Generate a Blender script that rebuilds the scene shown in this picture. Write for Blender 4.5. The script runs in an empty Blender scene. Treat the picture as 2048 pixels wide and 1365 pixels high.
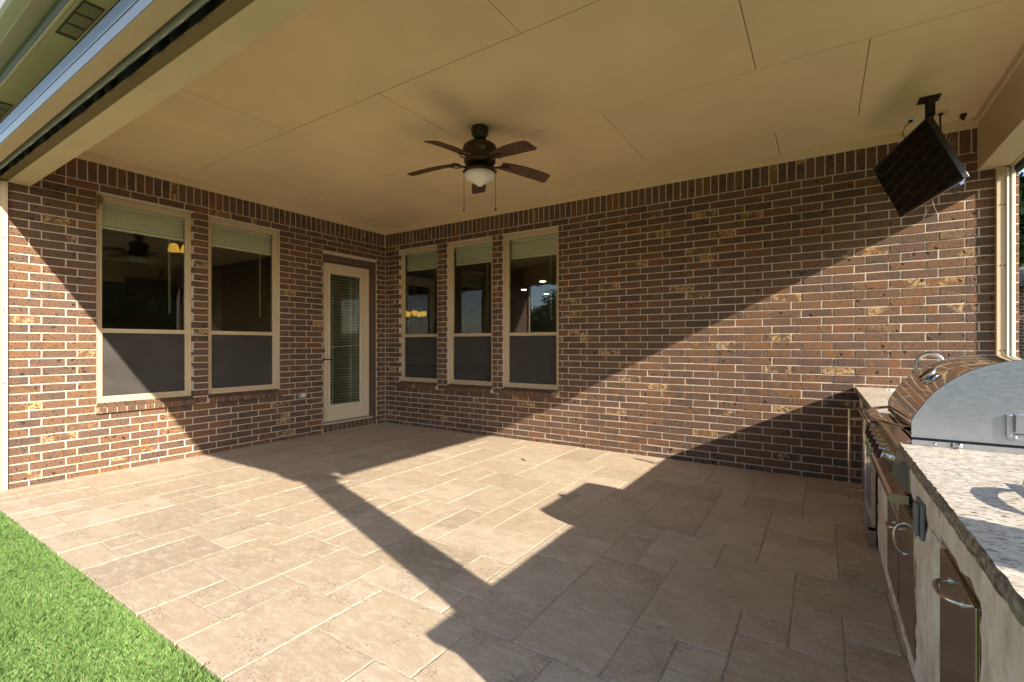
import bpy, math, random
import numpy as np
from mathutils import Vector, Matrix
random.seed(7)
rng = np.random.default_rng(5)
S = bpy.context.scene
C = S.collection
PI = math.pi
R = math.radians

# ------------------------------------------------------------------ camera, sky, sun, exposure
cam_d = bpy.data.cameras.new('camera'); cam = bpy.data.objects.new('camera', cam_d); C.objects.link(cam)
CAM = Vector((6.136, -5.5125, 1.2992)); YAW = 0.5783
cam.location = CAM; cam.rotation_euler = (PI / 2, 0, YAW)
cam_d.sensor_width = 36; cam_d.lens = 36 * 949.74 / 2048; cam_d.shift_y = 6.9 / 2048
cam_d.clip_start = 0.02; cam_d.clip_end = 600
S.camera = cam
S.render.resolution_x = 1024; S.render.resolution_y = 682
w = bpy.data.worlds.new('World'); S.world = w; w.use_nodes = True
nt = w.node_tree
sky = nt.nodes.new('ShaderNodeTexSky'); sky.sky_type = 'NISHITA'; sky.sun_disc = False
SUN = Vector((1.0, -0.335, 0.511)).normalized()          # towards the sun
sky.sun_elevation = math.asin(SUN.z); sky.sun_rotation = math.atan2(SUN.x, SUN.y)
sky.air_density = 1.0; sky.dust_density = 0.6
bg = nt.nodes['Background']; nt.links.new(sky.outputs[0], bg.inputs[0]); bg.inputs[1].default_value = 0.13
sun_d = bpy.data.lights.new('sun', 'SUN'); sun_d.energy = 4.7; sun_d.angle = R(0.55); sun_d.color = (1.0, 0.91, 0.78)
sun = bpy.data.objects.new('sun', sun_d); C.objects.link(sun); sun.location = (20, -7, 12)
sun.rotation_euler = SUN.to_track_quat('Z', 'Y').to_euler()
S.view_settings.view_transform = 'Standard'; S.view_settings.look = 'None'
S.view_settings.exposure = 1.38; S.view_settings.gamma = 1.0
S.render.engine = 'CYCLES'
S.cycles.max_bounces = 8; S.cycles.diffuse_bounces = 5; S.cycles.glossy_bounces = 4; S.cycles.transparent_max_bounces = 16

# ------------------------------------------------------------------ materials
def mat(name, col=(.5, .5, .5), rough=.6, metal=0., spec=.5):
    m = bpy.data.materials.new(name); m.use_nodes = True
    b = m.node_tree.nodes['Principled BSDF']
    b.inputs['Base Color'].default_value = (*col, 1); b.inputs['Roughness'].default_value = rough
    b.inputs['Metallic'].default_value = metal; b.inputs['Specular IOR Level'].default_value = spec
    return m
class N:
    """tiny node helper"""
    def __init__(s, m): s.t = m.node_tree; s.b = s.t.nodes.get('Principled BSDF')
    def n(s, typ, **k):
        x = s.t.nodes.new('ShaderNode' + typ)
        for a, v in k.items():
            if a.startswith('i_'):
                key = a[2:]
                key = int(key) if key.isdigit() else key.replace('_', ' ')
                x.inputs[key].default_value = v
            else: setattr(x, a, v)
        return x
    def l(s, a, b): s.t.links.new(a, b)
    def pos(s, scale=(1, 1, 1)):
        g = s.n('NewGeometry'); mp = s.n('Mapping'); mp.inputs['Scale'].default_value = scale
        s.l(g.outputs['Position'], mp.inputs[0]); return mp.outputs[0]
    def noise(s, vec, scale, detail=4, rough=.55, out='Fac'):
        x = s.n('TexNoise'); x.inputs['Scale'].default_value = scale; x.inputs['Detail'].default_value = detail
        x.inputs['Roughness'].default_value = rough
        if vec is not None: s.l(vec, x.inputs['Vector'])
        return x.outputs[out]
    def ramp(s, fac, stops, interp='LINEAR'):
        x = s.n('ValToRGB'); cr = x.color_ramp; cr.interpolation = interp
        while len(cr.elements) < len(stops): cr.elements.new(.5)
        for e, (p, c) in zip(cr.elements, stops):
            e.position = p; e.color = (*c, 1) if len(c) == 3 else c
        s.l(fac, x.inputs[0]); return x.outputs[0]
    def mix(s, fac, a, b, mode='MIX'):
        x = s.n('Mix', data_type='RGBA', blend_type=mode)
        for v, i in ((fac, 0), (a, 6), (b, 7)):
            if hasattr(v, 'links') or hasattr(v, 'is_linked'): s.l(v, x.inputs[i])
            else: x.inputs[i].default_value = v if i == 0 else (*v, 1)
        return x.outputs[2]
    def math(s, op, a, b=0., c=None):
        x = s.n('Math', operation=op)
        for i, v in enumerate((a, b) if c is None else (a, b, c)):
            if hasattr(v, 'is_linked'): s.l(v, x.inputs[i])
            else: x.inputs[i].default_value = v
        return x.outputs[0]
    def bump(s, h, strength=.3, dist=.01, normal=None):
        x = s.n('Bump'); x.inputs['Strength'].default_value = strength; x.inputs['Distance'].default_value = dist
        s.l(h, x.inputs['Height'])
        if normal is not None: s.l(normal, x.inputs['Normal'])
        return x.outputs[0]
G3 = lambda v: (v, v, v)

def m_brick():
    m = mat('brick_fired_clay', rough=.85, spec=.25); k = N(m); p = k.pos()
    g = k.n('NewGeometry'); oi = k.n('ObjectInfo')
    r = k.math('FRACT', k.math('ADD', k.math('MULTIPLY', g.outputs['Random Per Island'], 7.31), k.math('MULTIPLY', oi.outputs['Random'], 13.7)))
    r2 = k.math('FRACT', k.math('MULTIPLY', r, 37.7))
    r3 = k.math('FRACT', k.math('MULTIPLY', r, 91.3))
    base = k.ramp(r, [(0, (.054, .036, .030)), (.25, (.076, .048, .039)), (.5, (.104, .058, .040)), (.8, (.124, .066, .040)), (1, (.175, .080, .036))])
    big = k.noise(p, 9, 3)
    base = k.mix(k.ramp(big, [(.42, G3(0)), (.68, G3(.75))]), base, (.145, .070, .038))
    fine = k.noise(p, 120, 3, .75)
    base = k.mix(k.ramp(fine, [(.38, G3(.0)), (.72, G3(.6))]), base, (.21, .14, .092))
    # ochre blotches on few bricks
    bl = k.noise(p, 34, 4, .75)
    on = k.ramp(r2, [(.93, G3(0)), (.95, G3(1))])
    blm = k.math('MULTIPLY', k.math('MULTIPLY', k.ramp(bl, [(.44, G3(0)), (.56, G3(1))]), k.ramp(k.noise(p, 6.5, 2), [(.46, G3(0)), (.56, G3(1))])), on)
    base = k.mix(blm, base, k.mix(fine, (.30, .17, .05), (.68, .47, .24)))
    # orange tint on some
    on2 = k.math('MULTIPLY', k.ramp(r3, [(.66, G3(0)), (.80, G3(.65))]), k.ramp(k.noise(p, 12, 3), [(.45, G3(0)), (.62, G3(1))]))
    base = k.mix(on2, base, (.22, .095, .032))
    # dark pits
    vo = k.n('TexVoronoi'); vo.inputs['Scale'].default_value = 9.5; vo.inputs['Randomness'].default_value = 1
    wob = k.n('VectorMath', operation='ADD'); sc = k.n('VectorMath', operation='SCALE'); sc.inputs['Scale'].default_value = .035
    k.l(k.noise(p, 30, 1, out='Color'), sc.inputs[0]); k.l(p, wob.inputs[0]); k.l(sc.outputs[0], wob.inputs[1]); k.l(wob.outputs[0], vo.inputs['Vector'])
    pit = k.ramp(vo.outputs['Distance'], [(.09, G3(1)), (.16, G3(0))])
    crk = k.noise(p, 60, 3, .6)
    scr = k.ramp(crk, [(.345, G3(1)), (.39, G3(0))])
    pits = k.math('MAXIMUM', pit, scr)
    base = k.mix(k.math('MULTIPLY', pits, .8), base, (.018, .011, .009))
    k.l(base, k.b.inputs['Base Color'])
    h = k.math('SUBTRACT', k.math('MULTIPLY', fine, .35), pits)
    n1 = k.bump(h, 1.0, .007)
    k.l(k.bump(k.noise(p, 45, 3), .45, .006, n1), k.b.inputs['Normal'])
    return m
M = {}
M['brick'] = m_brick()
def m_mottle(name, c1, c2, scale=20, rough=.8, bump=.3, bd=.004, stretch=(1, 1, 1), spec=.3, metal=0.):
    m = mat(name, rough=rough, spec=spec, metal=metal); k = N(m); p = k.pos(stretch)
    f = k.noise(p, scale, 5, .6)
    k.l(k.ramp(f, [(.3, c1), (.7, c2)]), k.b.inputs['Base Color'])
    k.l(k.bump(k.noise(p, scale * 6, 3), bump, bd), k.b.inputs['Normal'])
    return m
M['mortar'] = m_mottle('mortar', (.45, .365, .28), (.64, .535, .43), 60, .95, .5, .004)
M['grout'] = m_mottle('sand_grout', (.30, .24, .18), (.50, .42, .33), 40, .95, .6, .004)

def m_travertine():
    m = mat('travertine', rough=.62, spec=.35); k = N(m)
    oi = k.n('ObjectInfo'); rnd = oi.outputs['Random']
    p0 = k.n('NewGeometry').outputs['Position']
    off = k.n('CombineXYZ'); k.l(k.math('MULTIPLY', rnd, 40), off.inputs[0]); k.l(k.math('MULTIPLY', rnd, 70), off.inputs[1])
    ad = k.n('VectorMath', operation='ADD'); k.l(p0, ad.inputs[0]); k.l(off.outputs[0], ad.inputs[1])
    mp = k.n('Mapping'); mp.inputs['Scale'].default_value = (1, 2.2, 1); k.l(ad.outputs[0], mp.inputs[0]); p = mp.outputs[0]
    base = k.ramp(rnd, [(0, (.27, .205, .135)), (.15, (.37, .285, .195)), (.3, (.46, .365, .255)), (.5, (.44, .335, .225)), (.65, (.38, .29, .195)), (.8, (.50, .405, .295)), (.92, (.54, .44, .33)), (1, (.42, .27, .16))])
    cl = k.noise(p, 3.4, 6, .65)
    base = k.mix(k.ramp(cl, [(.36, G3(.65)), (.58, G3(0))]), base, (.33, .235, .145))
    cl2 = k.noise(p, 11, 6, .7)
    base = k.mix(k.ramp(cl2, [(.48, G3(0)), (.66, G3(.5))]), base, (.70, .59, .44))
    rust = k.math('MULTIPLY', k.ramp(k.noise(ad.outputs[0], 5, 6, .75), [(.56, G3(0)), (.70, G3(.75))]), k.ramp(k.math('FRACT', k.math('MULTIPLY', rnd, 17.3)), [(.5, G3(.15)), (.7, G3(1))]))
    base = k.mix(rust, base, (.43, .25, .11))
    # holes: elongated pits
    mp2 = k.n('Mapping'); mp2.inputs['Scale'].default_value = (14, 34, 14); k.l(ad.outputs[0], mp2.inputs[0])
    f = k.noise(mp2.outputs[0], 3.4, 4, .75)
    zone = k.ramp(k.noise(ad.outputs[0], 3.5, 3), [(.44, G3(0.0)), (.64, G3(.15))])
    pit = k.ramp(k.math('ADD', f, zone), [(.69, G3(0)), (.735, G3(1))])
    base = k.mix(k.math('MULTIPLY', pit, .5), base, (.24, .17, .12))
    fine = k.noise(ad.outputs[0], 160, 3, .75)
    base = k.mix(.36, base, k.ramp(fine, [(.25, (.22, .15, .10)), (.75, (.80, .68, .53))]))
    k.l(base, k.b.inputs['Base Color'])
    h = k.math('SUBTRACT', k.math('MULTIPLY', fine, .25), pit)
    n1 = k.bump(h, .8, .005)
    k.l(k.bump(k.noise(ad.outputs[0], 7, 3), .25, .012, n1), k.b.inputs['Normal'])
    k.l(k.ramp(cl2, [(.3, G3(.45)), (.7, G3(.7))]), k.b.inputs['Roughness'])
    return m
M['travertine'] = m_travertine()

def m_paint(name, c, rough=.6, grain=(1, 1, 1), gs=60, bump=.15, var=.08, dirt=True):
    m = mat(name, c, rough, spec=.35); k = N(m)
    p = k.pos(grain)
    f = k.noise(p, gs, 4, .6)
    big = k.noise(k.pos(), 1.3, 4, .6)
    dark = tuple(x * (1 - 1.6 * var) for x in c); lite = tuple(min(1, x * (1 + var)) for x in c)
    col = k.ramp(big, [(.3, dark), (.7, lite)])
    if dirt:
        d = k.ramp(k.noise(k.pos(), 22, 5, .7), [(.69, G3(0)), (.76, G3(.35))])
        col = k.mix(d, col, tuple(x * .55 for x in c))
    k.l(col, k.b.inputs['Base Color'])
    k.l(k.bump(f, bump, .003), k.b.inputs['Normal'])
    return m
TAN = (.76, .59, .365)
M['ceiling'] = m_paint('painted_fibre_cement', TAN, .55, (1, 9, 1), 12, .20, .05)
M['trimx'] = m_paint('painted_trim_along_x', (.72, .57, .37), .55, (1, 14, 14), 14, .45, .06)
M['trimy'] = m_paint('painted_trim_along_y', (.70, .55, .36), .55, (14, 1, 14), 14, .45, .06)
M['tan'] = m_paint('tan_painted_metal', (.60, .455, .30), .4, (1, 1, 1), 80, .05, .04)
M['vinyl'] = m_paint('tan_vinyl_frame', (.52, .40, .26), .42, (1, 1, 1), 40, .05, .05)
M['bronze'] = mat('dark_bronze', (.055, .032, .02), .42, .55)
M['blade'] = m_mottle('walnut_blade', (.065, .032, .018), (.13, .065, .035), 10, .5, .25, .002, (1, 1, 1))
M['jamb'] = m_paint('brown_door_jamb', (.11, .075, .055), .55, (1, 1, 14), 20, .3, .08)
M['housing'] = mat('pale_aluminium_housing', (.24, .26, .29), .34, .55)
M['grasslit'] = mat('metal_with_painted_grass_light', (.17, .125, .035), .35, .1)  # dark olive stands in for the shade and green grass light on the underside
M['silver'] = mat('silver_rail', (.66, .58, .64), .6, .0)
M['dark'] = mat('dark_slot', (.02, .018, .016), .7)
M['bristle'] = mat('black_bristle', (.012, .012, .013), .6)
M['gutter'] = mat('gutter_paint', (.46, .38, .27), .3, .1)
M['white'] = m_paint('white_plastic', (.72, .69, .62), .45, (1, 1, 1), 40, .03, .04)
M['black'] = mat('black_metal', (.02, .018, .017), .45, .3)
M['greycover'] = mat('grey_outlet_cover', (.18, .18, .175), .5)
M['opal'] = mat('opal_glass', (.82, .77, .70), .25)
M['chrome'] = mat('polished_chrome', (.55, .52, .49), .2, 1.)
M['reddark'] = mat('dark_red_plastic', (.06, .015, .02), .25)

def m_steel(name, rough, streak, col=(.60, .585, .56), bump=.05):
    m = mat(name, col, rough, 1.); k = N(m); p = k.pos(streak)
    f = k.noise(p, 30, 3, .6)
    k.l(k.ramp(f, [(.3, G3(rough * .75)), (.7, G3(min(1, rough * 1.35)))]), k.b.inputs['Roughness'])
    sm = k.noise(k.pos(), 6, 5, .7)
    k.l(k.mix(k.ramp(sm, [(.45, G3(0)), (.75, G3(.35))]), col, tuple(x * .75 for x in col)), k.b.inputs['Base Color'])
    if bump: k.l(k.bump(f, bump, .001), k.b.inputs['Normal'])
    return m
M['steel'] = mat('polished_stainless', (.62, .59, .55), .035, 1.)
M['steelside'] = m_steel('brushed_stainless', .33, (1, 1, 30), (.50, .52, .55))
M['steeldoor'] = m_steel('cabinet_stainless', .16, (.5, .5, 30), (.52, .47, .43), bump=.03)

def m_granite():
    m = mat('speckled_granite', rough=.32, spec=.35); k = N(m); p = k.pos((1, 2.2, 1)); q = k.pos()
    base = k.ramp(k.noise(p, 22, 6, .7), [(.34, (.36, .30, .22)), (.5, (.55, .49, .40)), (.66, (.68, .64, .57))])
    fl = k.noise(k.pos((1, 2.8, 1)), 42, 2, .55)
    base = k.mix(k.ramp(fl, [(.595, G3(0)), (.62, G3(1))]), base, (.05, .04, .045))
    fl2 = k.noise(k.pos((1.3, 2.4, 1.3)), 75, 3, .6)
    base = k.mix(k.ramp(fl2, [(.61, G3(0)), (.66, G3(.85))]), base, (.15, .115, .10))
    bl = k.noise(k.pos((1, 1.8, 1)), 30, 3, .6)
    base = k.mix(k.ramp(bl, [(.62, G3(0)), (.68, G3(.7))]), base, (.37, .22, .14))
    k.l(base, k.b.inputs['Base Color'])
    k.l(k.bump(k.noise(q, 60, 3), .06, .002), k.b.inputs['Normal'])
    return m
M['granite'] = m_granite()
def m_granite_edge():
    m = mat('chiselled_granite_edge', rough=.5, spec=.4); k = N(m); q = k.pos((1, 1, 1.6))
    base = k.ramp(k.noise(q, 38, 6, .75), [(.34, (.05, .04, .035)), (.48, (.20, .155, .11)), (.62, (.42, .35, .26))])
    k.l(base, k.b.inputs['Base Color']); k.l(k.bump(k.noise(q, 60, 5, .7), .9, .008), k.b.inputs['Normal'])
    return m
M['granite_edge'] = m_granite_edge()
def m_limestone():
    m = mat('split_limestone', rough=.85, spec=.2); k = N(m); p = k.pos((1, 1.8, .8)); q = k.pos()
    base = k.ramp(k.noise(p, 4.5, 6, .65), [(.30, (.52, .42, .32)), (.48, (.74, .62, .49)), (.66, (.84, .77, .67))])
    base = k.mix(k.ramp(k.noise(p, 3, 5, .7), [(.55, G3(0)), (.72, G3(.6))]), base, (.45, .27, .12))
    base = k.mix(k.ramp(k.noise(k.pos((1, 4, 1)), 7, 5, .7), [(.62, G3(0)), (.70, G3(.6))]), base, (.25, .22, .20))
    k.l(base, k.b.inputs['Base Color'])
    k.l(k.bump(k.noise(q, 20, 6, .75), .6, .015), k.b.inputs['Normal'])
    return m
M['limestone'] = m_limestone()

def m_glass(name, tint, boost):
    m = bpy.data.materials.new(name); m.use_nodes = True; t = m.node_tree; t.nodes.clear()
    o = t.nodes.new('ShaderNodeOutputMaterial'); mx = t.nodes.new('ShaderNodeMixShader')
    tr = t.nodes.new('ShaderNodeBsdfTransparent'); tr.inputs[0].default_value = (*tint, 1)
    gl = t.nodes.new('ShaderNodeBsdfGlossy'); gl.inputs['Roughness'].default_value = .0; gl.inputs[0].default_value = (.9, .93, 1, 1)
    fr = t.nodes.new('ShaderNodeFresnel'); fr.inputs[0].default_value = 1.5
    mu = t.nodes.new('ShaderNodeMath'); mu.operation = 'MULTIPLY'; mu.inputs[1].default_value = boost; mu.use_clamp = True
    ge = t.nodes.new('ShaderNodeNewGeometry'); iv = t.nodes.new('ShaderNodeMath'); iv.operation = 'SUBTRACT'; iv.inputs[0].default_value = 1
    m2 = t.nodes.new('ShaderNodeMath'); m2.operation = 'MULTIPLY'     # only the outer face reflects, as one thin sheet
    t.links.new(ge.outputs['Backfacing'], iv.inputs[1]); t.links.new(fr.outputs[0], mu.inputs[0])
    t.links.new(mu.outputs[0], m2.inputs[0]); t.links.new(iv.outputs[0], m2.inputs[1]); t.links.new(m2.outputs[0], mx.inputs[0])
    t.links.new(tr.outputs[0], mx.inputs[1]); t.links.new(gl.outputs[0], mx.inputs[2]); t.links.new(mx.outputs[0], o.inputs[0])
    return m
M['glass'] = m_glass('window_glass', (.90, .925, .84), 2.6)
def m_screen():
    m = bpy.data.materials.new('insect_mesh'); m.use_nodes = True; t = m.node_tree; t.nodes.clear()
    o = t.nodes.new('ShaderNodeOutputMaterial'); mx = t.nodes.new('ShaderNodeMixShader')
    tr = t.nodes.new('ShaderNodeBsdfTransparent'); d = t.nodes.new('ShaderNodeBsdfDiffuse')
    g = t.nodes.new('ShaderNodeNewGeometry'); n = t.nodes.new('ShaderNodeTexNoise'); n.inputs['Scale'].default_value = 5; n.inputs['Detail'].default_value = 6
    cr = t.nodes.new('ShaderNodeValToRGB'); cr.color_ramp.elements[0].position = .35; cr.color_ramp.elements[0].color = (.074, .066, .058, 1)
    cr.color_ramp.elements[1].position = .7; cr.color_ramp.elements[1].color = (.096, .088, .080, 1)
    t.links.new(g.outputs['Position'], n.inputs['Vector']); t.links.new(n.outputs[0], cr.inputs[0]); t.links.new(cr.outputs[0], d.inputs[0])
    mx.inputs[0].default_value = .60
    t.links.new(tr.outputs[0], mx.inputs[1]); t.links.new(d.outputs[0], mx.inputs[2]); t.links.new(mx.outputs[0], o.inputs[0])
    return m
M['mesh'] = m_screen()
M['slat'] = mat('blind_slat', (.72, .73, .70), .4)
def m_emit(name, c, s):
    m = mat(name, c, .5); b = m.node_tree.nodes['Principled BSDF']
    b.inputs['Emission Color'].default_value = (*c, 1); b.inputs['Emission Strength'].default_value = s
    return m
M['lampglow'] = m_emit('amber_lit_shade', (.75, .42, .05), .32)
M['bulb'] = m_emit('lit_bulb', (1, .85, .5), 2)
M['can'] = m_emit('lit_downlight', (1, .95, .85), 6)
M['tv'] = mat('tv_screen', (.006, .005, .005), .07, 0, .22)
M['room'] = m_mottle('interior_paint', (.30, .27, .18), (.35, .31, .22), 3, .8, .0)
M['roomfloor'] = m_mottle('interior_floor', (.10, .06, .035), (.15, .09, .05), 4, .5, .0)
M['shingle'] = m_mottle('roof_shingles', (.06, .05, .045), (.13, .11, .095), 30, .9, .4)
M['soil'] = m_mottle('lawn_base', (.065, .11, .035), (.10, .155, .05), 30, .95, .5, .01)
M['concrete'] = m_mottle('concrete_edge', (.30, .26, .22), (.46, .41, .36), 25, .9, .5)
M['cedar'] = m_mottle('cedar_board', (.16, .10, .06), (.26, .17, .10), 8, .85, .3, .004, (6, 6, .6))
M['bark'] = m_mottle('bark', (.07, .05, .035), (.15, .11, .08), 12, .9, .6, .02, (3, 3, .6))
M['litter'] = mat('dry_leaf', (.10, .055, .03), .8)
M['nest'] = m_mottle('mud_nest', (.16, .09, .04), (.30, .18, .08), 80, .95, .6)

def m_grass():
    m = mat('turf_blade', rough=.55, spec=.3); k = N(m)
    g = k.n('NewGeometry')
    r = g.outputs['Random Per Island']
    big = k.noise(k.pos(), 5, 4)
    col = k.ramp(r, [(0, (.085, .165, .035)), (.5, (.145, .265, .06)), (.86, (.20, .33, .09)), (.93, (.30, .36, .15)), (1, (.36, .31, .16))])
    col = k.mix(k.ramp(big, [(.35, G3(.3)), (.65, G3(0))]), col, (.12, .22, .05))
    k.l(col, k.b.inputs['Base Color'])
    try:
        k.b.inputs['Transmission Weight'].default_value = 0
        k.b.inputs['Subsurface Weight'].default_value = 0
    except Exception: pass
    return m
M['grass'] = m_grass()
def m_leaf(name, a, b):
    m = mat(name, rough=.6, spec=.2); k = N(m); g = k.n('NewGeometry')
    k.l(k.ramp(g.outputs['Random Per Island'], [(0, a), (1, b)]), k.b.inputs['Base Color'])
    return m
M['leaf'] = m_leaf('tree_leaf', (.025, .055, .015), (.07, .12, .03))
M['leafd'] = m_leaf('pine_needle', (.018, .04, .018), (.045, .08, .03))

# ------------------------------------------------------------------ mesh helpers
class MB:
    def __init__(s): s.v = []; s.f = []; s.sm = []
    def poly(s, vs, fs, smooth=False):
        o = len(s.v); s.v += [tuple(x) for x in vs]; s.f += [tuple(i + o for i in f) for f in fs]; s.sm += [smooth] * len(fs); return s
    def box(s, a, b):
        x0, y0, z0 = [min(p, q) for p, q in zip(a, b)]; x1, y1, z1 = [max(p, q) for p, q in zip(a, b)]
        return s.poly([(x0, y0, z0), (x1, y0, z0), (x1, y1, z0), (x0, y1, z0), (x0, y0, z1), (x1, y0, z1), (x1, y1, z1), (x0, y1, z1)],
                      [(0, 3, 2, 1), (4, 5, 6, 7), (0, 1, 5, 4), (1, 2, 6, 5), (2, 3, 7, 6), (3, 0, 4, 7)])
    def prism(s, prof, lo, hi, axis='y', smooth=False):
        """closed profile swept along axis. axis y: prof=(x,z); axis x: prof=(y,z); axis z: prof=(x,y)"""
        n = len(prof)
        def P(a, b, t): return (a, t, b) if axis == 'y' else ((t, a, b) if axis == 'x' else (a, b, t))
        vs = [P(a, b, lo) for a, b in prof] + [P(a, b, hi) for a, b in prof]
        o = len(s.v); s.poly(vs, [(i, (i + 1) % n, n + (i + 1) % n, n + i) for i in range(n)], smooth)
        s.poly(vs, [tuple(range(n))[::-1], tuple(range(n, 2 * n))]); return s
    def tube(s, pts, r, seg=10, closed=False, cap=True):
        pts = [Vector(p) for p in pts]; n = len(pts); rings = []
        rr = r if isinstance(r, (list, tuple)) else [r] * n
        up = None
        for i, p in enumerate(pts):
            if closed: t = pts[(i + 1) % n] - pts[i - 1]
            else: t = pts[min(i + 1, n - 1)] - pts[max(i - 1, 0)]
            t.normalize()
            if up is None: up = t.orthogonal().normalized()
            up = (up - t * up.dot(t)).normalized(); side = t.cross(up)
            rings.append([p + (up * math.cos(a) + side * math.sin(a)) * rr[i] for a in [2 * PI * k / seg for k in range(seg)]])
        vs = [v for g in rings for v in g]; fs = []
        for i in range(n if closed else n - 1):
            j = (i + 1) % n
            for k in range(seg): fs.append((i * seg + k, i * seg + (k + 1) % seg, j * seg + (k + 1) % seg, j * seg + k))
        s.poly(vs, fs, True)
        if cap and not closed: s.poly(rings[0], [tuple(range(seg))[::-1]]); s.poly(rings[-1], [tuple(range(seg))])
        return s
    def lathe(s, prof, c, seg=28, axis='z'):
        """prof = (r, h) list; axis z up, x along +x, y along +y"""
        vs = []
        for r, h in prof:
            for k in range(seg):
                a = 2 * PI * k / seg; u, v = r * math.cos(a), r * math.sin(a)
                q = (u, v, h) if axis == 'z' else ((h, u, v) if axis == 'x' else (v, h, u))
                vs.append((c[0] + q[0], c[1] + q[1], c[2] + q[2]))
        fs = []
        for i in range(len(prof) - 1):
            for k in range(seg): fs.append((i * seg + k, i * seg + (k + 1) % seg, (i + 1) * seg + (k + 1) % seg, (i + 1) * seg + k))
        s.poly(vs, fs, True)
        n = len(prof)
        if prof[0][0] > 1e-4: s.poly(vs[:seg], [tuple(range(seg))[::-1]])
        if prof[-1][0] > 1e-4: s.poly(vs[(n - 1) * seg:], [tuple(range(seg))])
        return s
    def mesh(s, name, m):
        me = bpy.data.meshes.new(name); me.from_pydata(s.v, [], s.f)
        me.polygons.foreach_set('use_smooth', s.sm); me.materials.append(m); me.validate(); me.update()
        return me
    def build(s, name, m, parent=None, bevel=0, **props):
        o = bpy.data.objects.new(name, s.mesh(name, m)); C.objects.link(o)
        if parent is not None: o.parent = parent; o.location = -parent_loc(parent)
        if bevel:
            b = o.modifiers.new('bevel', 'BEVEL'); b.width = bevel; b.segments = 2; b.limit_method = 'ANGLE'; b.angle_limit = R(35)
        for k_, v in props.items(): o[k_] = v
        return o
def parent_loc(p):
    l = Vector((0, 0, 0))
    while p is not None: l += p.location; p = p.parent
    return l
def thing(name, label, cat, loc=(0, 0, 0), group=None, kind=None):
    o = bpy.data.objects.new(name, None); C.objects.link(o); o.location = loc; o.empty_display_size = .1
    tag(o, label, cat, group, kind); return o
def tag(o, label=None, cat=None, group=None, kind=None):
    if label: o['label'] = label
    if cat: o['category'] = cat
    if group: o['group'] = group
    if kind: o['kind'] = kind
    return o
def link(me, name, parent, loc, rot=None):
    """place shared mesh data; loc in world coordinates"""
    o = bpy.data.objects.new(name, me); C.objects.link(o)
    if parent is not None:
        o.parent = parent; o.location = Vector(loc) - parent_loc(parent)
    else: o.location = loc
    if rot: o.rotation_euler = rot
    return o
def at_origin(b, loc):
    b.v = [(x - loc[0], y - loc[1], z - loc[2]) for x, y, z in b.v]; return b

# ------------------------------------------------------------------ constants measured from the photograph
CZ = 3.217            # ceiling height
TRIM = 3.130          # bottom of the wall trim
BL, RL = .2563, .080  # brick length and course height with mortar
J = .0105
FWD = Vector((-math.sin(YAW), math.cos(YAW), 0)); RGT = Vector((math.cos(YAW), math.sin(YAW), 0))
def px(P):  # photograph coordinates, used only to choose which bricks become single objects
    d = Vector(P) - CAM; z = d.dot(FWD)
    if z < .05: return None
    return 1024 + 949.7 * d.dot(RGT) / z, 689.4 - 949.7 * d.z / z, z
def seen(P, m=60):
    q = px(P); return q is not None and -m < q[0] < 2048 + m and -m < q[1] < 1365 + m

# ------------------------------------------------------------------ brick walls
def brick_mesh(L, H, D=.06, var=0):
    """front face towards -y at y=0, centred in x/z, slightly uneven, chamfered rim"""
    r = random.Random(var * 31 + int(L * 1e4) + int(H * 1e4)); c = .0025
    j = lambda: r.uniform(-.0012, .0012)
    x, z = L / 2, H / 2
    out = [(-x + j(), c, -z + j()), (x + j(), c, -z + j()), (x + j(), c, z + j()), (-x + j(), c, z + j())]
    inn = [(-x + c + j(), j() * .6, -z + c + j()), (x - c + j(), j() * .6, -z + c + j()), (x - c + j(), j() * .6, z - c + j()), (-x + c + j(), j() * .6, z - c + j())]
    bk = [(a, D, b) for a, _, b in out]
    b = MB(); b.poly(out + inn + bk, [(4, 5, 6, 7), (0, 1, 5, 4), (1, 2, 6, 5), (2, 3, 7, 6), (3, 0, 4, 7), (8, 9, 1, 0), (9, 10, 2, 1), (10, 11, 3, 2), (11, 8, 0, 3)])
    return b
MESHC = {}
def brick_me(L, H, var):
    key = (round(L, 3), round(H, 3), var)
    if key not in MESHC: MESHC[key] = brick_mesh(key[0], key[1], var=var).mesh('brick', M['brick'])
    return MESHC[key]
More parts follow.
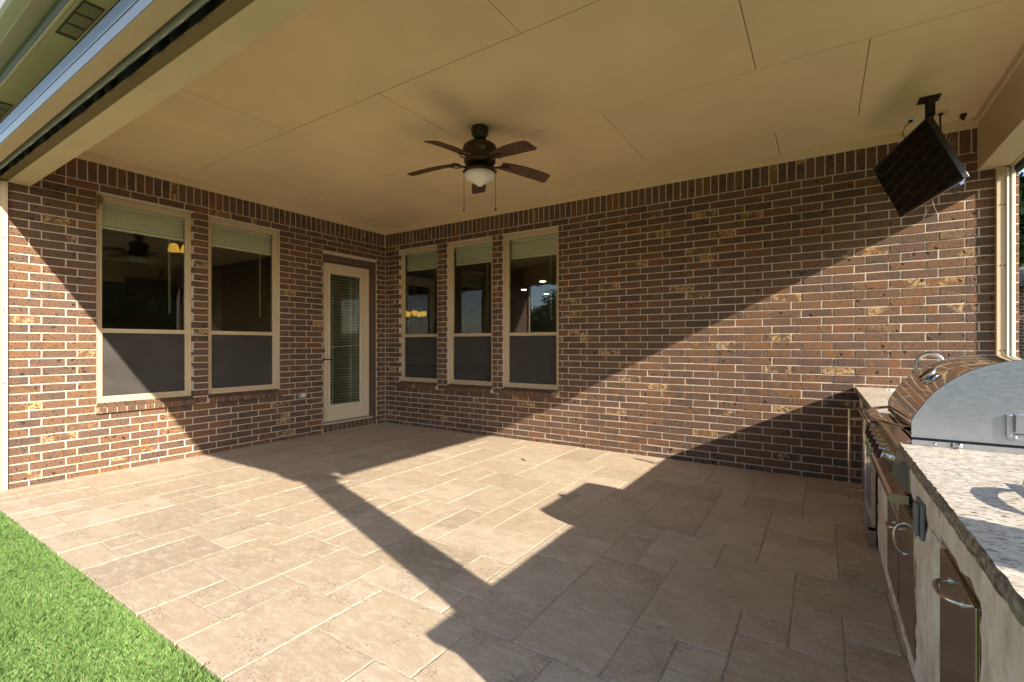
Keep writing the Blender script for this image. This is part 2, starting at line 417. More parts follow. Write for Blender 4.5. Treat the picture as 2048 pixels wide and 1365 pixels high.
def lay_wall(name, label, s0, s1, origin_fn, rot, off_even, off_odd, holes, top_soldier=True, core_holes=None, depth=.10, loc=(0, 0, 0)):
    """wall in local run coordinate s (world x or y), bricks clipped by holes [(s0,s1,z0,z1)]"""
    t = thing(name, label, 'wall', loc)
    bricks = []
    def clip(a, b, z0, z1, parts):
        segs = [(a, b)]
        for h0, h1, hz0, hz1 in holes:
            if hz0 < z1 - .02 and hz1 > z0 + .02:
                ns = []
                for p, q in segs:
                    if q <= h0 + .005 or p >= h1 - .005: ns.append((p, q)); continue
                    if p < h0: ns.append((p, h0))
                    if q > h1: ns.append((h1, q))
                segs = ns
        for p, q in segs:
            if q - p > .018: parts.append((p, q, z0, z1))
    for n in range(0, 37):
        z0 = .047 + .08 * (n - 1); z1 = z0 + .08
        off = off_even if n % 2 == 0 else off_odd
        k = math.floor((s0 - off) / BL) - 1; 
        while off + k * BL < s1:
            a, b = max(off + k * BL, s0), min(off + (k + 1) * BL, s1)
            if b - a > .02: clip(a, b, max(z0, -.03), z1, bricks)
            k += 1
    soldiers = []
    if top_soldier:
        k = 0
        while s0 + .08 * (k + 1) <= s1 + .03:
            soldiers.append((s0 + .08 * k, min(s0 + .08 * (k + 1), s1), 2.927, 3.136)); k += 1
    allb = []
    for a, b, z0, z1 in bricks + soldiers:
        # snap: keep joint half widths off the free ends
        L = (b - a) - J; H = (z1 - z0) - J
        if L < .012 or H < .01: continue
        sc = (a + b) / 2; zc = (z0 + z1) / 2; P = origin_fn(sc, zc)
        q = px(P); vis = seen(P, 10)
        if q is None: score = 0
        else:
            d = Vector(P) - CAM; nrm = Vector((math.sin(rot), -math.cos(rot), 0))
            score = L * H * abs(d.normalized().dot(nrm)) / q[2] ** 2 if vis else 0
        allb.append((score, sc, zc, L, H, P))
    allb.sort(key=lambda e: -e[0])
    jn = MB(); cnt = 0
    for i, (score, sc, zc, L, H, P) in enumerate(allb):
        pr = random.uniform(-.0015, .0025); tw = random.gauss(0, .004)
        nrm = Vector((math.sin(rot), -math.cos(rot), 0))
        Pw = Vector(P) + nrm * pr
        if i < 292 and score > 0:
            o = link(brick_me(L, H, random.randrange(3)), 'brick', t, Pw, (random.gauss(0, .008), 0 + tw * .6, rot + random.gauss(0, .006)))
        else:
            b = brick_mesh(L, H, var=random.randrange(3))
            Mx = Matrix.Translation(Pw) @ Matrix.Rotation(rot + random.gauss(0, .006), 4, 'Z') @ Matrix.Rotation(tw * .6, 4, 'Y')
            jn.poly([tuple(Mx @ Vector(v)) for v in b.v], b.f)
    jn.build('brickwork', M['brick'], t, kind='stuff')
    return t
nA = lambda s, z: (0.0, s, z)      # wall A lies in x=0 and faces +x
nB = lambda s, z: (s, 0.0, z)      # wall B lies in y=0 and faces -y

ZW0, ZW1 = .697, 2.830
WIN_A = [(-3.785, -2.908), (-2.741, -1.856)]
WIN_B = [(.323, 1.155), (1.366, 2.199), (2.387, 3.256)]
DOOR = (-1.190, -.190, 0.0, 2.640)
sill_ext = .012
holesA = [(a, b, ZW0, ZW1) for a, b in WIN_A] + [(a - sill_ext, b + sill_ext, .600, ZW0) for a, b in WIN_A] + [(DOOR[0], DOOR[1], -.1, DOOR[3])]
holesB = [(a, b, ZW0, ZW1) for a, b in WIN_B] + [(a - sill_ext - .04, b + sill_ext, .610, ZW0) for a, b in WIN_B]
wallA = lay_wall('brick_wall', 'brown brick wall with two tall windows and the cream glazed door', -4.42, 0., nA, PI / 2, -4.278, -4.193, holesA)
wallB = lay_wall('brick_wall', 'long brown brick wall with three narrow windows, running behind the grill', 0., 7.49, nB, 0., 4.941, 4.855, holesB)

def core(parent, s0, s1, z0, z1, holes, axis, face=.0035, thick=.11):
    """mortar slab with rectangular holes; axis 'y': wall in x=0 (run along y), behind at -x; axis 'x': wall in y=0, behind at +y"""
    g = .002
    ss = sorted({s0, s1} | {h[0] - g for h in holes} | {h[1] + g for h in holes}); zs = sorted({z0, z1} | {h[2] - g for h in holes} | {h[3] + g for h in holes})
    ss = [s for s in ss if s0 <= s <= s1]; zs = [z for z in zs if z0 <= z <= z1]
    b = MB()
    for i in range(len(ss) - 1):
        j = 0
        while j < len(zs) - 1:
            def solid(jj):
                sc = (ss[i] + ss[i + 1]) / 2; zc = (zs[jj] + zs[jj + 1]) / 2
                return not any(h[0] - g < sc < h[1] + g and h[2] - g < zc < h[3] + g for h in holes)
            if not solid(j): j += 1; continue
            k = j
            while k + 1 < len(zs) - 1 and solid(k + 1): k += 1
            if axis == 'y': b.box((-face - thick, ss[i], zs[j]), (-face, ss[i + 1], zs[k + 1]))
            else: b.box((ss[i], face, zs[j]), (ss[i + 1], face + thick, zs[k + 1]))
            j = k + 1
    return b.build('mortar_bed', M['mortar'], parent)
coreA = core(wallA, -4.414, -.0, -.1, 3.3, [(a, b, ZW0 - .1, ZW1) for a, b in WIN_A] + [(DOOR[0], DOOR[1], -.2, DOOR[3])], 'y')
coreB = core(wallB, -.12, 7.484, -.1, 3.3, [(a, b, ZW0 - .1, ZW1) for a, b in WIN_B], 'x')

# ------------------------------------------------------------------ windows
def window(wall, s0, s1, axis, lab=None, blind=.29, n_sill=11):
    f = (lambda s, d, z: (-d, s, z)) if axis == 'y' else (lambda s, d, z: (s, d, z))
    def bx(b, sa, sb, da, db, za, zb): b.box(f(sa, da, za), f(sb, db, zb))
    def bxm(name, m, par, *bs, **kw):
        b = MB()
        for q in bs: bx(b, *q)
        return b.build(name, m, par, **kw)
    R0 = .05                                     # recess of the frame
    fr = bxm('window', M['vinyl'], wall, (s0, s0 + .036, R0, .11, ZW0, ZW1), (s1 - .036, s1, R0, .11, ZW0, ZW1),
             (s0 + .036, s1 - .036, R0, .11, ZW1 - .036, ZW1), (s0 + .036, s1 - .036, R0, .11, ZW0, ZW0 + .036), bevel=.003)
    if lab: fr['label'] = lab
    a, b_ = s0 + .0362, s1 - .0362; zm = 1.450
    za, zb = ZW0 + .0362, ZW1 - .0362
    bxm('upper_sash', M['vinyl'], fr, (a, a + .020, R0 + .010, .10, zm, zb), (b_ - .020, b_, R0 + .010, .10, zm, zb), (a + .02, b_ - .02, R0 + .010, .10, zb - .022, zb), bevel=.002)
    bxm('meeting_rail', M['vinyl'], fr, (a, b_, R0 + .004, .102, zm - .030, zm + .0145), bevel=.003)
    bxm('lower_sash', M['vinyl'], fr, (a, a + .024, R0 + .013, .09, za, zm - .031), (b_ - .024, b_, R0 + .013, .09, za, zm - .031), (a + .024, b_ - .024, R0 + .013, .09, za, za + .03), bevel=.002)
    bxm('glass_pane', M['glass'], fr, (a + .01, b_ - .01, .082, .086, zm, zb))
    bxm('glass_pane', M['glass'], fr, (a + .01, b_ - .01, .088, .092, za + .01, zm))
    bxm('insect_screen', M['mesh'], fr, (a + .0245, b_ - .0245, R0 + .026, R0 + .0265, za + .031, zm - .032))
    # raised blind behind the glass
    bl = MB(); zt = zb - .01
    bx(bl, a, b_, .15, .20, zt - .045, zt)
    n = 9; z = zt - .055
    for i in range(n):
        th = (blind - .10) / n
        bx(bl, a + .006, b_ - .006, .145 + random.uniform(0, .004), .197, z - th * .66, z); z -= th
    bx(bl, a + .004, b_ - .004, .148, .19, z - .026, z - .003)
    bl.build('window_blind', M['slat'], fr)
    cd = MB()
    for q in (.80, .815): cd.tube([f(a + (b_ - a) * q, .142, z), f(a + (b_ - a) * q + .004, .142, 1.5 + q * .2)], .0012, 5)
    cd.build('blind_cord', M['slat'], fr)
    # rowlock sill: bricks with a sloping top, standing proud of the wall
    e = .012 if axis == 'y' else .03
    lo, hi = s0 - e, s1 + (.012 if axis == 'y' else .004)
    if n_sill: 
        wd = (hi - lo) / n_sill
        sb = MB()
        prof = [(-.044, .602), (.055, .602), (.055, .697), (R0 - .002, .700), (-.046, .664)]
        pr = [(d, zz) for d, zz in prof]
        wv = wd - .009
        vs = []
        for side in (-wv / 2, wv / 2):
            for d, zz in pr: vs.append(f(side, d, zz - .66))
        m_ = len(pr)
        sb.poly(vs, [tuple(range(m_)), tuple(range(m_, 2 * m_))[::-1]] + [(i, m_ + i, m_ + (i + 1) % m_, (i + 1) % m_) for i in range(m_)])
        me = sb.mesh('sill_brick', M['brick'])
        mm = MB(); bx(mm, lo + .002, hi - .002, -.036, .05, .606, .656); mm.build('sill_mortar', M['mortar'], fr)
        for i in range(n_sill):
            P = f(lo + wd * (i + .5), 0, .66); o = link(me, 'sill_brick', fr, P)
            o.rotation_euler = (random.gauss(0, .01), random.gauss(0, .01), 0)
    # lintel angle
    bxm('lintel', M['vinyl'], fr, (s0 - .0, s1 + .0, .004, .05, ZW1 + .003, ZW1 + .010))
    return fr
window(wallA, *WIN_A[0], 'y', 'left window of the door wall, crossed by the slanting shadow')
window(wallA, *WIN_A[1], 'y', 'right window of the door wall, beside the door')
window(wallB, *WIN_B[0], 'x', 'narrow window nearest the corner', n_sill=12)
window(wallB, *WIN_B[1], 'x', 'middle of the three narrow windows', n_sill=12)
window(wallB, *WIN_B[2], 'x', 'narrow window farthest from the corner, reflecting sky and trees', n_sill=12)

# mud dauber nests on the window corner
nb = MB()
for i in range(26):
    c = (-.02 + random.uniform(0, .03), -3.77 + random.gauss(0, .014), 2.79 - abs(random.gauss(0, .045)))
    nb.lathe([(.001, -.014), (.012, -.008), (.014, 0), (.010, .010), (.001, .014)], c, 7)
tag(nb.build('wasp_nest', M['nest']), 'small brown mud nest in the upper left corner of the left window', 'nest')

# ------------------------------------------------------------------ door
dr = MB()
dx = -.10
dr.box((-.16, -1.187, .12), (-.06, -1.160, 2.637)); dr.box((-.16, -.252, .095), (-.012, -.193, 2.637)); dr.box((-.16, -1.160, 2.545), (-.012, -.252, 2.637))
dr.box((-.16, -1.187, .12), (-.012, -1.172, 2.637))
door = dr.build('door', M['jamb'], wallA, bevel=.002)
door['label'] = 'cream door with a tall glazed panel and blinds in a brown frame'
b = MB(); b.box((dx - .045, -1.168, .135), (dx, -1.045, 2.535)); b.box((dx - .045, -.405, .135), (dx, -.258, 2.535))
b.box((dx - .045, -1.045, 2.385), (dx, -.405, 2.535)); b.box((dx - .045, -1.045, .135), (dx, -.405, .370))
M['doorp'] = m_paint('cream_door_paint', (.62, .51, .37), .45, (1, 1, 1), 50, .05, .04)
b.build('door_leaf', M['doorp'], door, bevel=.003)
b = MB()
for (y0, y1, z0, z1) in ((-1.045, -1.000, .370, 2.415), (-.445, -.400, .340, 2.415), (-1.0, -.445, 2.372, 2.415), (-1.0, -.445, .340, .385)): b.box((dx - .02, y0, z0), (dx + .016, y1, z1))
b.build('glazing_bead', M['doorp'], door, bevel=.005)
b = MB(); b.box((dx - .012, -1.0, .385), (dx - .008, -.445, 2.372)); b.build('glass_pane', m_glass('door_glass', (.95, .97, .93), 1.6), door)
sl = MB(); sl.poly([(-.009, -.272, .004), (.009, -.272, -.004), (.009, .272, -.004), (-.009, .272, .004), (-.009, -.272, .0055), (.009, -.272, -.0025), (.009, .272, -.0025), (-.009, .272, .0055)],
               [(0, 3, 2, 1), (4, 5, 6, 7), (0, 1, 5, 4), (1, 2, 6, 5), (2, 3, 7, 6), (3, 0, 4, 7)])
sme = sl.mesh('slat', M['slat'])
nz = 46
for i in range(nz):
    z = .40 + i * (2.36 - .40) / (nz - 1)
    o = link(sme, 'slat', door, (dx - .032, -.7225, z)); o.rotation_euler = (random.gauss(0, .004), random.gauss(-.42, .05), 0)
    if i == 20: o.rotation_euler = (.06, 0, 0)
b = MB()
for y in (-.94, -.62, -.59, -.50): b.tube([(dx - .022, y, 2.37), (dx - .022, y, .39)], .0018, 5)
b.build('blind_cord', M['slat'], door)
b = MB(); b.lathe([(.030, 0), (.030, .008), (.022, .012), (.012, .03), (.001, .031)], (dx, -1.12, 1.205), 16, 'x'); b.build('deadbolt', M['bronze'], door)
b = MB(); b.lathe([(.028, 0), (.028, .008), (.012, .012), (.011, .05), (.001, .051)], (dx, -1.12, 1.075), 16, 'x')
b.tube([(dx + .045, -1.12, 1.075), (dx + .05, -1.08, 1.076), (dx + .05, -1.02, 1.072), (dx + .046, -.99, 1.070)], [.010, .009, .008, .006], 8); b.build('lever_handle', M['bronze'], door)
b = MB(); b.box((-.16, -1.185, .098), (-.02, -.195, .130)); b.build('threshold', M['concrete'], door, bevel=.004)
n = 12; wd = (1.0 - .004) / n; b = MB(); b.box((-.045, -wd / 2 + .005, -.047), (.045, wd / 2 - .005, .044)); rme = b.mesh('step_brick', M['brick'])
mm = MB(); mm.box((-.12, -1.188, -.02), (-.006, -.192, .088)); mm.build('step_mortar', M['mortar'], door)
for i in range(n): link(rme, 'step_brick', door, (-.045, -1.188 + wd * (i + .5), .048), (0, 0, random.gauss(0, .01)))
b = MB(); b.box((dx, -.262, .17), (dx + .012, -.25, .20)); b.build('hinge', M['bronze'], door)

# weatherproof outlet box beside the door
t = thing('outlet_box', 'grey weatherproof outlet cover on the brick between window and door', 'outlet', (0, -1.53, .57))
b = MB(); b.box((0, -1.60, .545), (.022, -1.46, .625)); b.build('back_plate', M['greycover'], t, bevel=.008)
M['lightgrey'] = mat('light_grey_plastic', (.42, .40, .37), .5)
b = MB(); b.box((.022, -1.575, .552), (.045, -1.485, .618)); b.build('flip_cover', M['lightgrey'], t, bevel=.01)
b = MB(); b.box((.045, -1.545, .575), (.052, -1.515, .60)); b.build('socket', M['white'], t, bevel=.003)

# ------------------------------------------------------------------ setting: ground, patio, ceiling
def ring(name, m, x0, x1, y0, y1, z, z2, kind='structure'):
    b = MB(); b.box((x0, y0, z), (x1, y1, z2)); return b.build(name, m, kind=kind)
gr = MB()
# one big sheet, sagging nowhere
gr.poly([(-150, -150, -.040), (160, -150, -.040), (160, 160, -.040), (-150, 160, -.040)], [(0, 1, 2, 3)])
gr.build('ground', M['soil'], kind='structure')
patio = thing('patio_floor', 'travertine patio floor', None, (0, 0, 0), kind='structure')
if 'category' in patio: del patio['category']
b = MB(); b.box((-.0, -4.566, -.30), (7.60, .12, -.0048)); b.build('grout_bed', M['grout'], patio)
b = MB()
sg = 60
for i in range(sg):
    x0 = i * 7.6 / sg; b.box((x0, -4.572 - random.uniform(0, .006), -.28), (x0 + 7.6 / sg, -4.5662, -.034))
b.build('slab_edge', M['concrete'], patio)
U = .2032
KNOWN = [(8,10,20,22),(8,11,18,20),(10,12,21,22),(10,11,20,21),(11,12,19,21),(12,14,19,22),(13,14,18,19),(11,13,17,19),(14,16,20,22),(16,17,20,21),(16,18,21,22),
 (17,18,19,21),(17,19,17,19),(18,20,19,22),(14,17,18,20),(15,16,16,17),(15,17,17,18),(19,21,17,18),(21,22,17,18),(19,20,18,19),(20,23,18,20),(20,22,20,22),(16,18,15,17),
 (24,26,7,10),(24,25,10,11),(25,27,10,12),(25,26,12,13),(27,28,10,11),(26,28,8,10),(28,29,8,9),(28,30,9,11),(27,29,11,12),(26,29,12,14),(29,31,11,13),(29,30,13,15),
 (28,29,14,15),(26,28,14,16),(27,28,16,17),(28,30,15,17),(24,26,13,16)]
occ = {}; tiles = []
def put(i0, i1, j0, j1):
    cells = [(i, j) for i in range(i0, i1) for j in range(j0, j1)]
    if any(c in occ for c in cells): return False
    for c in cells: occ[c] = 1
    tiles.append((i0, i1, j0, j1)); return True
for k in KNOWN:
    if not put(*k): print('tile clash', k)
IMAX, JMAX = 32, 22
SZ = [(3, 2, 5), (2, 3, 3.0), (2, 2, 4), (2, 1, 2.5), (1, 2, 1.2), (1, 1, .6)]
rt = random.Random(11)
for j in range(-1, JMAX):
    for i in range(-1, IMAX):
        if (i, j) in occ: continue
        opts = []
        for wi, hj, wt in SZ:
            if i + wi <= IMAX and j + hj <= JMAX and all((a, c) not in occ for a in range(i, i + wi) for c in range(j, j + hj)): opts.append((wi, hj, wt))
        wi, hj, _ = rt.choices(opts, [o[2] for o in opts])[0]
        put(i, i + wi, j, j + hj)
tx = lambda i: max(0.012, (i + .6) * U); ty = lambda j: min(-.012, -(j + .57) * U)
def tile_mesh(wx, wy, var, edge_front=False):
    r = random.Random(var * 77 + int(wx * 1e3) * 13 + int(wy * 1e3))
    hx, hy = wx / 2 - .0020, wy / 2 - .0020
    pts = []
    def side(ax, ay, bx_, by_, n):
        for k in range(n):
            t = k / n; nx_, ny_ = (by_ - ay), -(bx_ - ax); L = math.hypot(nx_, ny_)
            o = r.uniform(-.0042, .0012) if k else -.004
            pts.append((ax + (bx_ - ax) * t + nx_ / L * o, ay + (by_ - ay) * t + ny_ / L * o))
    nx = max(5, int(wx / .03)); ny = max(5, int(wy / .03))
    side(-hx, -hy, hx, -hy, nx); side(hx, -hy, hx, hy, ny); side(hx, hy, -hx, hy, nx); side(-hx, hy, -hx, -hy, ny)
    n = len(pts); b = MB()
    top = [(x * (1 - r.uniform(.0025, .0075) / hx), y * (1 - r.uniform(.0025, .0075) / hy), r.uniform(-.0005, .0003)) for x, y in pts]
    mid = [(x, y, -.0016 + r.uniform(-.0012, .0006)) for x, y in pts]; bot = [(x, y, -.032) for x, y in pts]
    b.poly(top + mid + bot, [tuple(range(n))] + [(n + i, n + (i + 1) % n, (i + 1) % n, i) for i in range(n)] + [(2 * n + i, 2 * n + (i + 1) % n, n + (i + 1) % n, n + i) for i in range(n)])
    return b.mesh('paving_tile', M['travertine'])
TM = {}; near = []
ntile = 0
for (i0, i1, j0, j1) in tiles:
    x0, x1 = tx(i0), tx(i1); y1, y0 = ty(j0), ty(j1)
    key = (round(x1 - x0, 3), round(y1 - y0, 3), rt.randrange(3))
    if key not in TM: TM[key] = tile_mesh(*key)
    o = link(TM[key], 'paving_tile', patio, ((x0 + x1) / 2, (y0 + y1) / 2, rt.uniform(-.0015, .0012)), (rt.gauss(0, .0012), rt.gauss(0, .0012), 0)); ntile += 1
print('tiles', ntile)

# ceiling of fibre cement panels with open seams
ceil = thing('ceiling', 'tan panelled patio ceiling', None, (0, 0, CZ), kind='structure')
if 'category' in ceil: del ceil['category']
b = MB(); b.box((-.05, -4.42, CZ + .010), (7.50, .05, CZ + .06)); b.build('ceiling_backing', M['dark'], ceil)
rows = [(-4.30, -3.03, [2.11, 4.58]), (-3.03, -1.80, [.86, 3.30, 5.75]), (-1.80, -.58, [2.09, 4.60, 6.39]), (-.58, .012, [.85, 3.63, 5.78])]
for y0, y1, cuts in rows:
    xs = [0.0] + cuts + [7.24]
    for a, c in zip(xs, xs[1:]):
        g = .0026
        b = MB(); b.box((a + g, y0 + g, CZ + random.uniform(0, .001)), (c - g, y1 - g, CZ + .0095)); b.build('ceiling_panel', M['ceiling'], ceil)
b = MB(); b.box((.0205, -.020, TRIM), (2.85, -.0005, CZ - .0005)); b.build('trim_board', M['trimx'], ceil, bevel=.002)
b = MB(); b.box((2.852, -.020, TRIM), (7.238, -.0005, CZ - .0005)); b.build('trim_board', M['trimx'], ceil, bevel=.002)
b = MB(); b.box((.0005, -4.26, TRIM), (.020, -.0005, CZ - .0005)); b.build('trim_board', M['trimy'], ceil, bevel=.002)
b = MB(); b.box((7.215, -4.26, TRIM + .03), (7.2385, -.0205, CZ - .0005)); b.build('trim_board', M['trimy'], ceil, bevel=.002)

# ------------------------------------------------------------------ beams, column
bm = thing('patio_beam', 'tan wooden beam over the lawn side opening, upper left', 'beam', (0, -4.345, 2.76))
for x0, x1 in ((.0, 2.918), (2.921, 7.42)):
    b = MB(); b.box((x0, -4.42, 2.76), (x1, -4.27, 3.30)); b.build('beam_board', M['trimx'], bm, bevel=.003)
bm2 = thing('patio_beam', 'tan boxed beam over the grill side opening, upper right', 'beam', (7.33, -2.1, 2.765))
b = MB(); b.box((7.235, -4.2695, 2.765), (7.425, .10, 3.30)); b.build('beam_board', M['trimy'], bm2, bevel=.003)
b = MB(); b.box((7.4255, -4.27, 2.752), (7.445, -.001, 3.0)); b.build('trim_strip', M['trimy'], bm2)
b = MB(); b.box((7.4455, -4.27, 2.712), (7.492, -.001, 3.3)); b.build('screen_slot', M['dark'], bm2)
b = MB(); b.box((7.4925, -4.80, 2.95), (7.78, .20, 3.3)); b.build('outer_soffit', M['trimy'], bm2)
for y in (-.06, -1.7):   # small dark insulator clips
    pass
col = thing('brick_column', 'square brick column at the outer patio corner, behind the counter', 'column', (7.35, -4.48, 0))
b = MB(); b.box((7.245, -4.595, -.06), (7.455, -4.375, 2.76)); b.build('mortar_core', M['mortar'], col)
for n in range(35):
    z = .047 + .08 * n
    for (nx, ny, cx, cy, L) in ((0, -1, 7.35, -4.60, .22), (-1, 0, 7.24, -4.485, .23), (0, 1, 7.35, -4.37, .22), (1, 0, 7.46, -4.485, .23)):
        rot = math.atan2(ny, nx) + PI / 2
        if z + .07 > 2.76: continue
        link(brick_me(L - .004, .07, n % 3), 'brick', col, (cx, cy, z + .035), (0, 0, rot))

# motorised screen tracks
tr = thing('screen_track', 'tan metal screen track standing at the left end of the door wall', 'track', (.02, -4.44, 0))
b = MB(); b.box((-.03, -4.466, .0), (.045, -4.4205, 2.755)); b.build('track_rail', M['tan'], tr, bevel=.003)
for z in (.28, .95, 1.6, 2.25):
    b = MB(); b.lathe([(.006, 0), (.005, .003), (.001, .0035)], (.045, -4.443, z), 8, 'x'); b.build('screw', M['bronze'], tr)
b = MB(); b.box((-.03, -4.60, .0), (-.005, -4.4665, 2.9)); b.build('track_back', M['jamb'], tr)
tr = thing('screen_track', 'cream metal screen track at the right end of the grill wall', 'track', (7.40, -.02, 0))
b = MB(); b.box((7.343, -.040, -.0), (7.400, .005, 2.764)); b.build('mounting_board', M['tan'], tr, bevel=.003)
b = MB(); b.box((7.4005, -.052, .0), (7.414, .005, 2.75)); b.box((7.414, -.020, 0), (7.430, .005, 2.75)); b.box((7.430, -.052, 0), (7.452, .005, 2.75)); b.build('track_rail', M['white'], tr, bevel=.002)
for z in (.6, 1.25, 1.95, 2.45):
    for x in (7.368, 7.39):
        b = MB(); b.lathe([(.006, 0), (.005, -.003), (.001, -.0035)], (x, -.040, z), 8, 'y'); b.build('screw', M['bronze'], tr)

# roll-down screen housing over the lawn side
hs = thing('screen_housing', 'long pale roll-down screen housing with black bristles outside the left beam', 'screen housing', (0, -4.5, 2.80))
b = MB(); b.box((-2.0, -4.636, 2.786), (7.6, -4.547, 2.925)); b.build('housing_cover', M['tan'], hs, bevel=.003)
b = MB(); b.box((-2.0, -4.6405, 2.789), (7.6, -4.6365, 2.932)); b.build('front_plate', M['housing'], hs)
b = MB(); b.box((-2.0, -4.6425, 2.850), (7.6, -4.6407, 2.8525)); b.build('plate_joint', M['dark'], hs)
b = MB(); b.box((-.0, -4.524, 2.777), (7.6, -4.514, 2.822)); b.build('bottom_rail', M['silver'], hs)
b = MB(); b.box((-.0, -4.5135, 2.822), (7.6, -4.486, 2.86)); b.box((-.0, -4.546, 2.824), (7.6, -4.5245, 2.86)); b.build('brush_slot', M['dark'], hs)
b = MB(); b.box((-.0, -4.4855, 2.762), (7.6, -4.4205, 2.86)); b.build('inner_flange', M['grasslit'], hs)
# bristles
n = 22000
xs = rng.uniform(-.02, 6.2, n); cl = .5 + .5 * np.sin(xs * 23 + 2 * np.sin(xs * 7.1)); cl2 = rng.random(n)
ln = (.022 + .060 * cl * cl2 + .014 * rng.random(n)); yb = rng.uniform(-4.510, -4.490, n)
dx_ = rng.normal(0, .016, n); dy_ = rng.normal(-.010, .010, n)
V = np.zeros((n, 3, 3)); wdt = .0022
V[:, 0] = np.stack([xs - wdt, yb, np.full(n, 2.800)], 1); V[:, 1] = np.stack([xs + wdt, yb, np.full(n, 2.800)], 1)
V[:, 2] = np.stack([xs + dx_, yb + dy_, 2.800 - ln], 1)
def tri_mesh(name, V, m, per=3):
    n = V.shape[0]; k = V.shape[1]
    me = bpy.data.meshes.new(name); me.vertices.add(n * k); me.vertices.foreach_set('co', V.reshape(-1).astype(np.float32))
    me.loops.add(n * k); me.loops.foreach_set('vertex_index', np.arange(n * k, dtype=np.int32))
    me.polygons.add(n); me.polygons.foreach_set('loop_start', np.arange(0, n * k, k, dtype=np.int32)); me.polygons.foreach_set('loop_total', np.full(n, k, dtype=np.int32))
    me.materials.append(m); me.update(calc_edges=True); return me
o = bpy.data.objects.new('bristles', tri_mesh('bristles', V, M['bristle'])); C.objects.link(o); o.parent = hs; o.location = -hs.location; o['kind'] = 'stuff'
b = MB()
for i in range(70):
    x = random.uniform(.2, 5); z = random.uniform(2.758, 2.762); a = random.uniform(-.5, .5); L = random.uniform(.004, .014)
    b.tube([(x, -4.480, z), (x + L * math.cos(a), -4.484, z + L * math.sin(a))], .0014, 4)
tag(b.build('leaf_litter', M['litter'].copy() if False else mat('pale_chaff', (.55, .45, .34), .8)), 'pale chaff caught in the black bristles under the screen housing', 'debris', kind='stuff')

# eave beyond
ev = thing('roof_eave', 'tan eave with vented soffit and rounded gutter at the upper left', 'eave', (0, -4.7, 3.1))
b = MB(); b.box((-3, -4.684, 3.086), (8.3, -4.5635, 3.12)); b.build('soffit', M['ceiling'], ev)
b = MB(); b.prism([(-4.6845, 3.086), (-4.6845, 3.20), (-4.702, 3.20), (-4.702, 3.080), (-4.692, 3.076)], -3, 8.3, 'x'); b.build('fascia', M['tan'], ev)
b = MB(); b.box((-3, -4.709, 3.090), (8.3, -4.7025, 3.150)); b.build('drip_flashing', M['housing'], ev)
b = MB(); b.prism([(-4.7095, 3.150), (-4.783, 3.147), (-4.787, 3.140), (-4.795, 3.146), (-4.815, 3.156), (-4.836, 3.168), (-4.850, 3.184), (-4.852, 3.20), (-4.838, 3.245), (-4.832, 3.285), (-4.7095, 3.285)], -3, 8.3, 'x'); b.build('gutter', M['gutter'], ev)
for x in (-.95, .85, 2.70, 4.55):
    b = MB(); b.box((x - .235, -4.668, 3.0815), (x + .235, -4.578, 3.0858)); v = b.build('soffit_vent', M['jamb'], ev, bevel=.001)
    lv = MB()
    for c_ in range(3):
        for r_ in range(8):
            xx = x - .19 + c_ * .145; yy = -4.657 + r_ * .0095
            lv.box((xx, yy, 3.079), (xx + .115, yy + .0048, 3.0813))
    lv.build('louvre', M['tan'], v, kind='stuff')
b = MB(); b.box((-9, -4.80, 3.29), (7.9, 11, 3.45)); b.build('roof_deck', M['shingle'], ev)

# ------------------------------------------------------------------ ceiling fan
FX, FY = 3.605, -2.155
fan = thing('ceiling_fan', 'dark bronze five-blade ceiling fan with a white glass bowl', 'ceiling fan', (FX, FY, CZ))
def lz(name, prof, m, par=fan, c=(FX, FY, 0), seg=32): return MB().lathe(prof, c, seg).build(name, m, par)
lz('canopy', [(.074, CZ - .0005), (.078, CZ - .02), (.074, CZ - .055), (.055, CZ - .095), (.040, CZ - .115), (.018, CZ - .118)], M['bronze'])
lz('downrod', [(.013, CZ - .117), (.013, 3.075)], M['bronze'])
lz('motor_housing', [(.03, 3.09), (.06, 3.085), (.115, 3.068), (.145, 3.045), (.152, 3.02), (.150, 2.995), (.132, 2.975), (.125, 2.94), (.140, 2.925), (.138, 2.905), (.10, 2.885), (.05, 2.88)], M['bronze'])
lz('switch_housing', [(.06, 2.8795), (.066, 2.865), (.062, 2.84), (.05, 2.836)], M['bronze'])
lz('light_fitter', [(.05, 2.8355), (.09, 2.842), (.135, 2.838), (.145, 2.825), (.142, 2.815), (.12, 2.812)], M['bronze'])
lz('glass_bowl', [(.128, 2.8115), (.140, 2.800), (.135, 2.775), (.110, 2.750), (.070, 2.732), (.042, 2.718), (.022, 2.700), (.001, 2.695)], M['opal'])
def blade_mb():
    b = MB(); n = 12; prof = []
    for i in range(n + 1):
        t = i / n; x = .20 + t * .47
        wv = .052 + .020 * min(1, t * 2.2)
        if t > .9: wv *= math.sqrt(max(0, 1 - ((t - .9) / .115) ** 2)) * .35 + .65
        z = 2.902 - .055 * t ** 1.6
        prof.append((x, wv, z))
    vs = []; pitch = R(-12)
    for x, wv, z in prof:
        for sgn in (-1, 1):
            for dz in (0, .006): vs.append((x, sgn * wv * math.cos(pitch), z + sgn * wv * math.sin(pitch) + dz - 2.9))
    fs = []
    for i in range(n):
        a = i * 4; c = a + 4
        fs += [(a, c, c + 2, a + 2), (a + 1, a + 3, c + 3, c + 1), (a, a + 1, c + 1, c), (a + 2, c + 2, c + 3, a + 3)]
    fs += [(0, 2, 3, 1), (n * 4, n * 4 + 1, n * 4 + 3, n * 4 + 2)]
    return b.poly(vs, fs)
bme = blade_mb().mesh('fan_blade', M['blade'])
ib = MB()
ib.tube([(.10, 0, -.012), (.14, 0, -.022), (.18, 0, -.012), (.215, 0, .001)], [.014, .011, .010, .008], 8)
